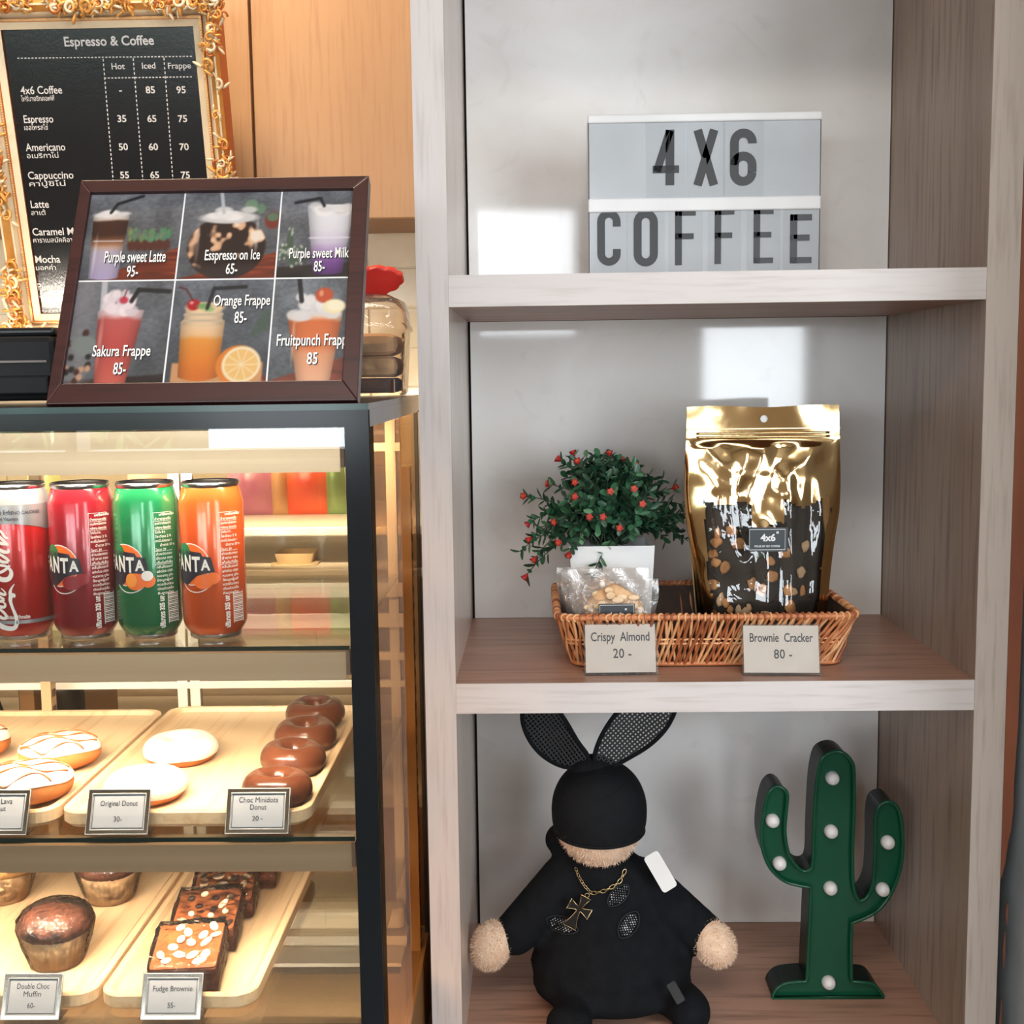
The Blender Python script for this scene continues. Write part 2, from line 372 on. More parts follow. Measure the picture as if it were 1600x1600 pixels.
q = MB(); q.box(XR-.0046, XR+.0004, YF+.004, YB, .3085, ZT-.0055); q.box(XR-.0046, XR+.0004, YB-.02, YB, -.46, .31); Cs(q, 'side_glass_border', M_black)
q = MB(); q.box(XL, XL+.01, YF, YB, -.46, ZT-.006); Cs(q, 'end_panel', M_cream)
for z in (S1, S2, S3):
    q = MB(); q.box(XL+.012, -.0705, YF+.010, .062, z-.004, z); q.box(XL+.012, -.0705, YF+.009, YF+.010, z-.004, z, 1)
    Cs(q, 'glass_shelf', [clear('shelf_glass', (250, 251, 248), .6), mat('shelf_glass_edge', (22, 44, 40), .1)])
# light rails under the top and under each shelf: steel profile, diffuser at the back, LED strip light
def rail(z1, z0, tag_):
    q = MB(); x0, x1 = XL+.012, -.0745
    q.prism([(0, z0), (.0015, z0), (.0015, z1-.010), (.022, z1-.002), (.022, z1), (0, z1-.0015)], x0, x1, 0, X=M(((0, 0, 1, 0), (1, 0, 0, YF+.012), (0, 1, 0, 0), (0, 0, 0, 1))))
    rl = Cs(q, 'light_rail', M_steel)
    q = MB(); q.box(x1, x1+.0035, YF+.012, YF+.032, z0+.004, z1); Cs(q, 'rail_end_cap', mat('tan_end_cap', (150, 112, 84), .5)).parent = case
    q = MB(); q.box(x0+.02, x1-.01, YF+.016, YF+.024, z1-.013, z1-.011)
    d = Cs(q, 'led_strip', mat('warm_led_strip', (255, 226, 180), .5, emit=3)); 
    l = area('case_light', ((x0+x1)/2, YF+.022, z1-.016), ((x0+x1)/2, YF+.13, z1-.16), x1-x0-.05, .010, tag_, (1, .81, .61), 1.9)
rail(.3080, .2690, 3.0); rail(S1-.005, S1-.0312, 3.5); rail(S2-.0065, S2-.0335, 3.1); rail(S3-.0065, S3-.0335, 7)
area('rear_fill_light', (-.54, .060, .286), (-.50, .42, .10), .85, .015, 11, (1, .90, .78), 2.4)  # unseen lamp added to brighten the rack behind the cans
# rear: slotted uprights, sliding door frame and panes, cream rails
for x in (-.0585, -.5, XL+.02):
    q = MB(); y0 = .045; q.box(x-.006, x+.006, y0, y0+.016, -.45, .245)
    for k in range(34):
        z = -.44+k*.0205
        if z < .235: q.box(x+.0058, x+.0066, y0+.003, y0+.013, z, z+.009, 1)
    Cs(q, 'slotted_upright', [mat('warm_lit_slotted_upright', (200, 164, 124), .4), mat('upright_slot', (92, 66, 46), .8)])  # tan puts the warm case light into the metal's colour
q = MB()
for z0, z1 in ((.262, .272), (.300, .3085), (.083, .100), (.045, .062), (.004, .013), (-.030, -.022), (-.450, -.425)): q.box(XL+.012, -.068, .085, .098, z0, z1)
for x in (-.080, -.330, -.346, -.66, -.99): q.box(x-.006, x+.006, .086, .097, -.45, .30)
Cs(q, 'sliding_door_frame', M_cream)
q = MB(); q.box(XL+.012, -.068, .090, .093, -.44, .30); Cs(q, 'sliding_door_pane', clear('rear_glass_pane', (246, 240, 228), 1.2))
q = MB(); q.box(XL, XR, YF+.006, YB, -.50, -.353); q.box(XL, XR, YF+.002, YF+.006, -1.0, -.46); q.box(XL, XR, YF+.05, YB, FL, -.50)
Cs(q, 'base', mat('beige_case_deck', (196, 164, 126), .35))
q = MB()
q.box(-.60, -.0720, .050, .080, -.329, -.302, bev=.008, seg=3); q.box(-.60, -.0700, .052, .082, -.353, -.337); Cs(q, 'tube_lamp_cover', mat('white_tube_cover', (240, 234, 222), .3))
q = MB(); q.box(-.62, -.0715, .002, .044, -.353, -.347); q.box(-.62, -.072, -.012, .002, -.353, -.3515, 1); Cs(q, 'heater_ledge', [mat('white_ledge', (236, 232, 224), .3), mat('ledge_shade_slot', (70, 58, 48), .6)])

# ------------------------------------------------------------------ flat brush strokes and letters
def stroke(q, pts, wd, mi=0, X=None, fn=None, closed=False, z=0):
    pts = [V((p[0], p[1])) for p in pts]; n = len(pts); ws = wd if isinstance(wd, (list, tuple)) else [wd]*n
    vs = []
    for i, p in enumerate(pts):
        a = pts[(i-1) % n] if closed else pts[max(i-1, 0)]; b = pts[(i+1) % n] if closed else pts[min(i+1, n-1)]
        t = b-a
        if t.length < 1e-9: t = V((1, 0))
        t.normalize(); nrm = V((-t.y, t.x))
        for s_ in (1, -1):
            c = p+nrm*(s_*ws[i]*.5); c = V((c.x, c.y, z)); vs.append(fn(c) if fn else c)
    fs = [(2*i, 2*i+1, 2*((i+1) % n)+1, 2*((i+1) % n)) for i in range(n if closed else n-1)]
    q.faces(vs, fs, mi, X)
def smooth_path(pts, n=8, closed=False):
    """Catmull-Rom through the points; extra columns (widths) are interpolated too"""
    out = []; m = len(pts)
    for i in range(m if closed else m-1):
        P = [pts[(i+k) % m] if closed else pts[min(max(i+k, 0), m-1)] for k in (-1, 0, 1, 2)]
        for j in range(n):
            t = j/n; out.append(tuple(.5*((2*b)+(-a+c)*t+(2*a-5*b+4*c-d)*t*t+(-a+3*b-3*c+d)*t**3) for a, b, c, d in zip(*P)))
    if not closed: out.append(tuple(pts[-1]))
    return out
def arc(cx, cy_, rx, ry, a0, a1, n=10): return [(cx+rx*math.cos(a0+(a1-a0)*k/n), cy_+ry*math.sin(a0+(a1-a0)*k/n)) for k in range(n+1)]
def glyph(q, ch, w, h, t, X):
    """condensed bold capitals, w by h, stroke t, centred"""
    x0, x1, y0, y1 = -w/2, w/2, -h/2, h/2; c = t/2; r = w/2-c
    R = lambda a, b, e, f: q.faces([(a, e, 0), (b, e, 0), (b, f, 0), (a, f, 0)], [(0, 1, 2, 3)], 0, X)
    if ch in 'EF':
        R(x0, x0+t, y0, y1); R(x0, x1, y1-t*.85, y1); R(x0, x1*.8, -t*.40+h*.02, t*.45+h*.02)
        if ch == 'E': R(x0, x1, y0, y0+t*.85)
    elif ch == 'X':
        stroke(q, [(x0+c, y1), (x1-c, y0)], t*1.05, 0, X); stroke(q, [(x1-c, y1), (x0+c, y0)], t*1.05, 0, X)
    elif ch == '4':
        R(x1-t*1.55, x1-t*.55, y0, y1); R(x0, x1, y0+h*.22, y0+h*.22+t*.85); stroke(q, [(x0+c*.9, y0+h*.24), (x1-t*1.05, y1-c*.2)], t*.9, 0, X)
    elif ch == 'O':
        stroke(q, arc(0, y1-r-c, r, r, 0, PI)+arc(0, y0+r+c, r, r, PI, 2*PI), t, 0, X, closed=True)
    elif ch == 'C':
        stroke(q, [(r, y1-h*.30)]+arc(0, y1-r-c, r, r, 0, PI)+arc(0, y0+r+c, r, r, PI, 2*PI)+[(r, y0+h*.30)], t, 0, X)
    elif ch == '6':
        stroke(q, [(r, y1-h*.26)]+arc(0, y1-r-c, r, r, 0, PI)+arc(0, y0+r+c, r, r, PI, 2*PI), t, 0, X)
        stroke(q, [(r, y0+r+c)]+arc(0, y0+h*.60-r-c, r, r, 0, PI), t, 0, X)

# ------------------------------------------------------------------ letter light box on the top board
yb = .19; bx, bz = .3122, U1
lb = thing('letter_light_box', 'white cinema light box with black letters on two rows, on the top shelf', 'light box', (bx, yb, bz))
L_ = lambda px, py: at(px, py, y=yb)-V((bx, yb, bz))
M_wp = mat('white_box_plastic', (232, 232, 232), .35); M_pan = mat('grey_white_diffuser', (192, 197, 202), .12, spec=.6)
H = .2105; W2 = .1457
q = MB(); q.box(-W2, W2, .004, .050, 0, H-.001, bev=.003); q.build('housing', M_wp, lb)
for z0, z1 in ((H-.0105, H), (.0905, .1075), (0, .0075)):
    q = MB(); q.box(-W2-.0008, W2+.0008, -.0015, .006, z0, z1, bev=.002); q.build('rail', M_wp, lb)
for z0, z1 in ((.1075, H-.0105), (.0075, .0905)):
    q = MB(); q.box(-W2+.001, W2-.001, .0012, .004, z0, z1); q.build('diffuser_panel', M_pan, lb)
q = MB(); q.box(-W2, -W2+.0008, .001, .0042, .0075, H-.01); q.build('edge_seam', mat('black_seam', (32, 32, 34), .5), lb)
q = MB(); q.box(W2-.0008, W2, .001, .0042, .0075, H-.01); q.build('edge_seam', mat('black_seam', (32, 32, 34), .5), lb)
M_ink = mat('black_ink', (36, 38, 41), .35)
M_tile_c = clear('clear_letter_tile', (254, 254, 254), .4, haze=.06, hazec=(236, 239, 242))
for ch, a, b, t, bt in (('4', 1020, 1061, 203, 289), ('X', 1084, 1122, 203, 289), ('6', 1141, 1182, 201, 290), ('C', 933, 970, 328, 415), ('O', 990, 1028, 328, 416), ('F', 1055, 1087, 328, 414), ('F', 1117, 1147, 327, 412), ('E', 1178, 1208, 326, 411), ('E', 1235, 1268, 335, 411)):
    p, r = L_(a, t), L_(b, bt); cx, cz = (p.x+r.x)/2, (p.z+r.z)/2; w_, h_ = r.x-p.x, p.z-r.z
    q = MB(); q.box(cx-w_/2-.0085, cx+w_/2+.0085, .0006, .0011, .1080 if t < 300 else .0078, H-.0107 if t < 300 else .0900); tl = q.build('letter_tile', M_tile_c, lb)
    q = MB(); glyph(q, ch, w_, h_, w_*.33, front(cx, .0004, cz)); q.build('letter', M_ink, tl)

# ------------------------------------------------------------------ wicker basket
bsk = thing('wicker_basket', 'low honey-brown wicker basket holding cookies and a gold pouch, on the middle shelf', 'basket', (.30, .17, M1))
bot = rrect(-.160, .166, -.094, .086, .02, 8); rim = rrect(-.180, .180, -.118, .118, .022, 8)
def loop_at(lp, t):
    n = len(lp); d = [0]
    for i in range(n): d.append(d[-1]+math.dist(lp[i], lp[(i+1) % n]))
    s = (t % 1)*d[-1]
    for i in range(n):
        if s <= d[i+1]+1e-12:
            f = (s-d[i])/max(1e-9, d[i+1]-d[i]); a, b = lp[i], lp[(i+1) % n]; return V((a[0]+(b[0]-a[0])*f, a[1]+(b[1]-a[1])*f))
def wall_pt(t, h, off=0):
    a, b = loop_at(bot, t), loop_at(rim, t); p = a.lerp(b, h); c = p.normalized()*off; return V((p.x+c.x, p.y+c.y, .004+h*.062))
WK = [mat('wicker_honey', (206, 132, 84), .45, c2=(176, 104, 62), scale=60), mat('wicker_pale', (230, 176, 126), .45, c2=(206, 146, 98), scale=60), mat('wicker_dark', (164, 94, 56), .45, c2=(134, 72, 42), scale=60)]
q = MB(); NS = 300
for k in range(NS):
    t = k/NS; sl = (.006 if k % 2 else -.0045)+rnd.uniform(-.0018, .0018); o = .0022 if k % 2 else -.0004
    q.tube([wall_pt(t-sl, 0, o), wall_pt(t-sl*.2, .33, o+.0022*math.sin(k)), wall_pt(t+sl*.5, .66, o+.0015*math.cos(k*1.7)), wall_pt(t+sl, 1, o)], rnd.uniform(.0015, .0023), 6, rnd.choice((0, 0, 1, 1, 2)), cap=False)
for h in (.44, .53):
    q.tube([wall_pt(k/240, h, .0012+.0022*math.sin(k*PI/1.43)) for k in range(240)], .0014, 6, 1, closed=True)
q.tube([wall_pt(k/120, 0, .001) for k in range(120)], .003, 6, 0, closed=True)
q.build('woven_wall', WK, bsk)
q = MB()
q.grid(160, 4, lambda u, v: wall_pt(u, v*.97, -.0035+.0008*math.sin(u*PI*160)), 0)
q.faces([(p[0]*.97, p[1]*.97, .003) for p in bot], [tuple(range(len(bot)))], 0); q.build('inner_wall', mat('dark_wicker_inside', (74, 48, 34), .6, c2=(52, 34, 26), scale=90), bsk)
q = MB(); q.tube([wall_pt(k/160, 1.0) for k in range(160)], .0036, 8, 0, closed=True)
for k in range(150):
    t = k/150; q.tube([wall_pt(t+.0035*math.sin(a*.5-1.6), 1)+(wall_pt(t, 1, 1)-wall_pt(t, 1)).normalized()*.0042*math.cos(a)+V((0, 0, .0042*math.sin(a))) for a in [-1.2+j*.62 for j in range(8)]], .0015, 5, rnd.choice((0, 1, 1, 2)), cap=False)
q.build('rim', WK, bsk)

# ------------------------------------------------------------------ table signs in clear stands
M_acr = clear('clear_acrylic', (253, 254, 254), .8, haze=.015)
M_kraft = mat('pale_kraft_card', (212, 196, 184), .8, c2=(204, 187, 174), scale=40)
def tent(loc, rz, w, h, l1, l2, label, sx=.8):
    r = thing('table_sign', label, 'sign', loc, rz=rz, group='kraft price cards in front of the basket')
    K = M.Rotation(-.26, 4, 'X')
    q = MB(); q.box(-w/2-.002, w/2+.002, -.0006, .0012, .001, h+.002, X=K); q.box(-w/2-.002, w/2+.002, .0035, .005, .001, h+.002, X=K); q.box(-w/2-.002, w/2+.002, -.001, .030, 0, .0016)
    q.build('clear_stand', M_acr, r)
    q = MB(); q.box(-w/2, w/2, .0016, .0022, .0035, h, X=K); c = q.build('card', M_kraft, r)
    q = MB(); q.text(l1, h*.25, K @ front(0, .0013, h*.75), fit=w*.84, bold=.014); q.text(l2, h*.26, K @ front(.002, .0013, h*.42), sx=.85, bold=.012, gap=1.05); q.build('lettering', M_ink, c)
    return r
tent((.1950, .0350, M1), .02, .0835, .0605, 'Crispy  Almond', '20 -', 'kraft card in clear stand reading crispy almond, before the basket')
tent((.3838, .0270, M1), -.045, .0880, .0590, 'Brownie  Cracker', '80 -', 'kraft card in clear stand reading brownie cracker, before the basket')

# ------------------------------------------------------------------ plant in a white pot
pot = thing('potted_plant', 'artificial red-flowered green plant in a square white pot behind the basket cookies', 'plant', (.1935, .232, M1+.004))
q = MB(); h = .131
for (z0, z1, a, b, fl) in ((0, h, .0480, .0550, 1), (h-.004, h-.03, .0515, .0505, 0)):
    q.faces([(-a, -a, z0), (a, -a, z0), (a, a, z0), (-a, a, z0), (-b, -b, z1), (b, -b, z1), (b, b, z1), (-b, b, z1)], [(0, 1, 5, 4), (1, 2, 6, 5), (2, 3, 7, 6), (3, 0, 4, 7)]+([(3, 2, 1, 0)] if fl else []))
b, c = .0550, .0515
q.faces([(-b, -b, h), (b, -b, h), (b, b, h), (-b, b, h), (-c, -c, h-.004), (c, -c, h-.004), (c, c, h-.004), (-c, c, h-.004)], [(0, 1, 5, 4), (1, 2, 6, 5), (2, 3, 7, 6), (3, 0, 4, 7)])
q.build('flower_pot', mat('white_ceramic', (236, 236, 236), .35), pot)
LV = [mat('leaf_dark_green', (46, 84, 60), .35, c2=(36, 66, 50), scale=50), mat('leaf_mid_green', (62, 112, 78), .35, c2=(48, 92, 64), scale=50), mat('leaf_light_green', (112, 160, 118), .35, c2=(86, 136, 96), scale=50)]
M_stem = mat('stem_green', (62, 74, 56), .5)
fol, stm = MB(), MB(); tips = []
def leaf(p, d, up, l, wd, mi):
    d = d.normalized(); s_ = d.cross(up)
    if s_.length < 1e-4: s_ = d.orthogonal()
    s_.normalize(); n_ = s_.cross(d).normalized()
    f_ = lambda t, k, z: p+d*(l*t)+s_*(wd*k)+n_*z
    fol.faces([p, f_(.3, .42, .0006), f_(.65, .5, .0004), f_(.9, .3, -.0006), f_(1, 0, -.001), f_(.9, -.3, -.0006), f_(.65, -.5, .0004), f_(.3, -.42, .0006), f_(.35, 0, -.0012), f_(.7, 0, -.0014)],
              [(0, 8, 1), (1, 8, 9, 2), (2, 9, 3), (3, 9, 4), (4, 9, 5), (5, 9, 6), (6, 9, 8, 7), (7, 8, 0)], mi, None, True)
def twig(tip, root=None, bend=.02, n=9, mi=None):
    a = root or V((rnd.uniform(-.025, .025), rnd.uniform(-.025, .025), .128)); tip = V(tip); mid = a.lerp(tip, .5)+V((0, 0, bend))
    P = [a*(1-t)**2+mid*2*t*(1-t)+tip*t*t for t in [k/n for k in range(n+1)]]
    stm.tube(P, [.0013*(1-k/n*.5) for k in range(n+1)], 5)
    for k in range(2, n+1):
        d = (P[k]-P[k-1]).normalized(); ph = k*1.9+rnd.random()
        for j in range(3 if k > 2 else 2):
            o = d.orthogonal().normalized(); o = M.Rotation(ph+j*PI*2/3, 3, d) @ o
            leaf(P[k]-(P[k]-P[k-1])*rnd.random(), (d*.75+o*.9), d, rnd.uniform(.012, .018), rnd.uniform(.006, .009), mi if mi is not None and rnd.random() < .6 else rnd.choice((0, 0, 0, 1, 1, 1, 2)))
    tips.append((tip, (P[n]-P[n-1]).normalized()))
def lp_(px, py, y): return at(px, py, y=y)-V(pot.location)
named = [(876, 720, .22), (897, 712, .235), (905, 724, .20), (953, 713, .225), (938, 729, .24), (970, 722, .26), (990, 730, .235), (861, 757, .21), (900, 755, .17), (821, 776, .22), (900, 777, .155), (954, 769, .15), (990, 765, .16), (1003, 788, .15), (1052, 763, .235), (868, 815, .165), (922, 807, .15), (942, 807, .148), (968, 824, .148), (874, 846, .16), (830, 840, .2), (829, 816, .21), (890, 863, .165), (837, 871, .19), (823, 898, .19)]
for px, py, y in named: twig(lp_(px, py, y), bend=.03 if py < 800 else .05)
n_named = len(tips)
for px, py, y, mi in ((812, 862, .2, 1), (925, 905, .155, 2), (1070, 790, .24, 0), (1078, 812, .25, 0), (1060, 832, .245, 0), (1075, 845, .25, 0), (1040, 845, .22, 0), (1035, 770, .25, 0), (1015, 745, .26, 0), (985, 835, .16, 0), (905, 845, .16, 1), (850, 800, .2, 1)): twig(lp_(px, py, y), bend=.045, mi=mi)
for k in range(72):
    a = rnd.uniform(0, 2*PI); e = rnd.uniform(-.1, 1.45); R_ = rnd.uniform(.75, 1.0)
    twig((.100*R_*math.cos(a)*math.cos(e), .085*R_*math.sin(a)*math.cos(e), .150+.100*R_*math.sin(e)), bend=.02)
fo = fol.build('foliage', LV, pot); stm.build('stems', M_stem, pot)
M_fl = mat('red_flower', (196, 48, 44), .45, c2=(150, 30, 34), scale=200); M_flc = mat('flower_centre_orange', (226, 110, 70), .5)
fm = MB(); fm.lathe([(.0009, 0), (.0016, .002), (.0042, .0075), (.0046, .009), (.0030, .0086), (.0010, .0080)], 10, 0, rf=lambda a, z: 1+.22*math.cos(5*a)*(z > .006))
for k in range(6): fm.ell((.0016*math.cos(k), .0016*math.sin(k), .0088), (.0009, .0009, .0009), 1, seg=6, rings=4)
f0 = fm.build('flower', [M_fl, M_flc], pot); first = True
view = (CAM-V(pot.location)).normalized()
for i, (p, d) in enumerate(tips[:n_named]):
    o = f0 if first else f0.copy()
    if not first: COL.objects.link(o); o.parent = pot
    first = False; o.location = p-d*.002; dd = (d*.6+view*.7).normalized() if 8 <= i < 20 else d
    o.rotation_euler = dd.to_track_quat('Z', 'Y').to_euler()

# ------------------------------------------------------------------ cookies in clear bags
M_film = clear('milky_cookie_film', (248, 246, 244), 1.2, .12, haze=.10, hazec=(236, 230, 226), wrinkle=.5, wscale=45)
M_ck = mat('baked_cookie', (228, 186, 140), .7, c2=(206, 156, 108), scale=90, bump=.5, bscale=300); M_alm = mat('almond_slice', (240, 212, 176), .6, c2=(222, 184, 140), scale=60)
def cookie_bag(x, y, z, rz, w, h, label, lean=-.12):
    r = thing('cookie_bag', label, 'cookie bag', (x, y, z), rz=rz, rx=lean, group='bagged almond cookies in the basket')
    q = MB()
    puff = lambda u, v: .0125*(math.sin(PI*u)*math.sin(PI*min(1, v*1.25)))**.6 if v < .8 else 0
    for s_ in (-1, 1): q.grid(24, 24, lambda u, v: ((u-.5)*w*(.80+.2*min(1, v*1.3)+.02*math.sin(v*9)), s_*puff(u, v)+.001*math.sin(u*23+v*17)+s_*.0004, v*h), 0)
    q.build('film_bag', M_film, r)
    q = MB(); K = T(0, 0, .056, PI/2-.05)
    q.lathe([(0, -.005), (.030, -.005), (.0355, -.002), (.036, .001), (.030, .0045), (.012, .006), (0, .006)], 40, 0, X=K, rf=lambda a, z: 1+.03*math.sin(5*a)+.02*math.sin(9*a+1))
    for k in range(26):
        a = rnd.uniform(0, 2*PI); rr = .032*math.sqrt(rnd.random()); q.ell((rr*math.cos(a), rr*math.sin(a), .0058), (rnd.uniform(.005, .008), rnd.uniform(.0035, .005), .0009), 1, X=K @ T(0, 0, 0, rnd.gauss(0, .1), rnd.gauss(0, .1), 0), seg=10, rings=6)
    q.build('almond_cookie', [M_ck, M_alm], r)
    q = MB(); q.box(-.020, .024, -.0165, -.0159, .041, .069); lb_ = q.build('sticker', mat('black_sticker', (34, 36, 42), .4), r)
    q = MB(); stroke(q, [(-.0185, -.0125), (.0225, -.0125), (.0225, .0125), (-.0185, .0125)], .0008, 0, front(0, -.0167, .055), closed=True); q.text('4x6', .012, front(0, -.0167, .054), bold=.02); q.text('"', .008, front(.013, -.0167, .060), bold=.02); q.build('lettering', mat('white_print', (225, 225, 225), .6), lb_)
    return r
cookie_bag(.190, .078, .004, .02, .108, .098, 'bagged almond cookie with black sticker, front of the basket row')
cookie_bag(.182, .104, .004, .10, .108, .107, 'bagged almond cookie just behind the front one, its film corner sticking out right', -.10)
cookie_bag(.176, .128, .004, -.06, .110, .105, 'bagged almond cookie at the back of the row, against the white pot', -.10)

# ------------------------------------------------------------------ gold pouch
pz = .010; pc = V((.3805, .148, pz)); HP = .2985
pch = thing('foil_pouch', 'gold foil zip pouch of brownie crackers with a clear front, standing in the basket', 'pouch', pc)
M_gold = mat('gold_foil', (220, 188, 138), .10, 1, c2=(206, 172, 122), scale=12, bump=.15, bscale=20)
M_win = clear('clear_pouch_window', (244, 240, 232), 2.2, .03, wrinkle=.35, wscale=22)
def pouch_w(v): return .079+.017*min(1, v/.55)
def crease(u, v):
    f = 0
    for (u0, v0, u1, v1, a, s_) in ((.30, .72, .05, .88, .006, .035), (.62, .70, .97, .88, .007, .04), (.33, .70, .36, .40, -.004, .03), (.66, .68, .70, .06, .005, .03), (.52, .86, .40, .62, .004, .05), (.30, .72, .64, .70, -.004, .05), (.80, .66, .84, .10, -.004, .03), (.20, .62, .16, .08, .004, .03), (.50, .45, .52, .02, .006, .05)):
        d = V((u1-u0, v1-v0)); t = max(0, min(1, ((u-u0)*d.x+(v-v0)*d.y)/d.length_squared)); e = math.hypot(u-u0-d.x*t, v-v0-d.y*t); f += .6*a*max(0, 1-e/(1.7*s_))
    return f
def pf(u, v, s_=-1):
    z = v*HP; w_ = pouch_w(v)*(1-.012*math.sin(v*8)*(v < .8)); edge = math.sin(PI*u)**.55 if 0 < u < 1 else 0
    bulge = (.030*(1-v/.86)**.5 if v < .86 else 0)*edge
    y = s_*(bulge+.0012)+.004*math.sin(u*7.0)*(v > .84)*(v-.84)*5
    if s_ < 0 and v < .84: y -= crease(u, v)*edge+.0025*NZ.noise(V((u*7, v*9, 1)))*edge
    return ((u-.5)*2*w_+.002*math.sin(v*11)*(u-.5), y, z+.0012*math.sin(u*9)*(v > .97))
def is_win(u, v):
    top = .60+.05*NZ.noise(V((u*6, 0, 3)))-(.10 if .42 < u < .63 else 0)
    return .11+.03*NZ.noise(V((v*8, 2, 0))) < u < .92-.12*max(0, .2-v)*2+.03*NZ.noise(V((v*8, 5, 0))) and .015 < v < top
q = MB(); q.grid(72, 96, lambda u, v: pf(u, v), 0, mf=lambda u, v: None if is_win(u, v) else 0)
q.grid(36, 48, lambda u, v: pf(1-u, v, 1), 0); q.build('foil', M_gold, pch)
q = MB(); q.grid(72, 96, lambda u, v: pf(u, v), 0, mf=lambda u, v: 0 if is_win(u, v) else None); q.build('clear_window', M_win, pch)
q = MB()
for v in (.872, .888): q.tube([V(pf(u/30, v))+V((0, -.0012, 0)) for u in range(2, 29)], .0017, 6, 0)
q.box(-.0955, .0955, -.0030, -.0018, .905*HP, .909*HP); q.build('zip', mat('zip_foil', (232, 204, 154), .2, 1), pch)
q = MB(); q.tube([V((.0005+.0042*math.cos(a), -.0045, .948*HP+.0042*math.sin(a))) for a in [k*PI/8 for k in range(16)]], .0006, 5, 0, closed=True); q.lathe([(0, 0), (.0042, 0)], 20, 0, X=front(.0005, -.0042, .948*HP), cap=False); q.build('hang_hole', mat('pale_hole', (226, 226, 222), .5), pch)
M_br = mat('dark_brownie', (44, 32, 28), .6, c2=(30, 22, 20), scale=40, bump=.4, bscale=200); M_ak = mat('almond_flake', (222, 168, 116), .6, c2=(196, 132, 82), scale=80); M_ak2 = mat('pale_almond_flake', (226, 196, 166), .6, c2=(206, 166, 128), scale=80)
q = MB(); q.grid(40, 40, lambda u, v: ((u-.5)*.150, -.013*math.sin(PI*u)**.5*(1-v*.5)-.002, .004+v*.182+.012*math.sin(u*7)*v), 0)
for k in range(46):
    u = rnd.uniform(.06, .94); v = rnd.random()**1.5*.85
    q.ell(((u-.5)*.146, -.0135*math.sin(PI*u)**.5*(1-v*.5)-.0042, .008+v*.17), (rnd.uniform(.004, .0085), .0012, rnd.uniform(.005, .0095)), rnd.choice((1, 1, 2)), seg=9, rings=6, f=lambda c: 1+.5*NZ.noise(c*1.3+V((u*30, v*20, 0))))
q.build('brownie_cracker', [M_br, M_ak, M_ak2], pch)
p0 = at(1168, 824, y=.110)-pc; p1 = at(1228, 861, y=.110)-pc
q = MB(); q.box(p0.x, p1.x, -.0415, -.0408, p1.z, p0.z, X=T(0, 0, 0, 0, .01)); st = q.build('sticker', mat('slate_sticker', (44, 52, 56), .35), pch)
cx, cz = (p0.x+p1.x)/2, (p0.z+p1.z)/2; w_, h_ = p1.x-p0.x, p0.z-p1.z
q = MB(); stroke(q, [(-w_*.46, -h_*.42), (w_*.46, -h_*.42), (w_*.46, h_*.42), (-w_*.46, h_*.42)], .0007, 0, front(cx, -.0418, cz), closed=True)
q.text('4x6', h_*.40, front(cx+.001, -.0418, cz+.002), bold=.035); q.text('"', h_*.3, front(cx+.0125, -.0418, cz+.006), bold=.03); q.text('FOUR BY SIX COFFEE', h_*.11, front(cx, -.0418, cz-h_*.28), bold=.02); q.build('lettering', mat('white_print', (225, 225, 225), .6), st)

# ------------------------------------------------------------------ cactus marquee lamp
yc = .156; cc = V((.4754, yc, B1))
cac = thing('cactus_lamp', 'glossy green cactus-shaped marquee lamp with white bulbs on the bottom shelf', 'lamp', cc)
Zc = [(290, 1468), (298, 1440), (330, 1405), (380, 1388), (470, 1380), (478, 1200), (492, 890), (430, 880), (350, 855), (280, 790), (245, 710), (232, 620), (240, 520), (262, 420), (290, 375), (320, 363), (350, 378), (368, 410), (362, 500), (355, 600), (370, 700), (400, 760), (440, 800), (480, 802), (500, 760), (505, 600), (515, 400), (530, 280), (555, 212), (610, 183), (660, 190), (700, 230), (715, 290), (715, 500), (708, 700), (712, 880), (735, 950), (760, 958), (790, 930), (815, 860), (825, 700), (825, 560), (840, 480), (870, 450), (910, 446), (945, 480), (965, 560), (970, 680), (955, 800), (910, 920), (840, 1010), (760, 1055), (705, 1075), (700, 1200), (702, 1380), (760, 1385), (815, 1395), (850, 1430), (872, 1468)]
pl = [at(1120+a*.3, 1120+b*.3, y=yc)-cc for a, b in Zc]; pl = [(p.x, max(p.z, 0.001)) for p in pl]
hard = {0, 4, 6, 52, 54, 58}
out = []
for i in range(len(pl)):
    a, b = pl[i], pl[(i+1) % len(pl)]
    if i in hard and (i+1) % len(pl) in hard or i == 58: out.append(a); continue
    P = [pl[(i+k) % len(pl)] for k in (-1, 0, 1, 2)]
    if i in hard: P[0] = P[1]
    if (i+1) % len(pl) in hard: P[3] = P[2]
    for j in range(4):
        t = j/4; out.append(tuple(.5*((2*B)+(-A+C_)*t+(2*A-5*B+4*C_-D_)*t*t+(-A+3*B-3*C_+D_)*t**3) for A, B, C_, D_ in zip(*P)))
M_cac = mat('glossy_green_plastic', (20, 76, 53), .08, c2=(17, 68, 47), scale=10, spec=.35, bump=.10, bscale=18)
n = len(out); q = MB()
vs = [(x, y, z) for y in (0, .052) for x, z in out]
q.faces(vs, [(i, (i+1) % n, n+(i+1) % n, n+i) for i in range(n)], 0); q.faces([(x, .052, z) for x, z in out], [tuple(range(n-1, -1, -1))], 0); q.bm.normal_update(); bmesh.ops.triangulate(q.bm, faces=[f for f in q.bm.faces if len(f.verts) > 4]); q.build('housing', M_cac, cac, weld=1e-6, recalc=True).data.materials[0] = mat('dark_green_side', (17, 32, 27), .35, spec=.15)
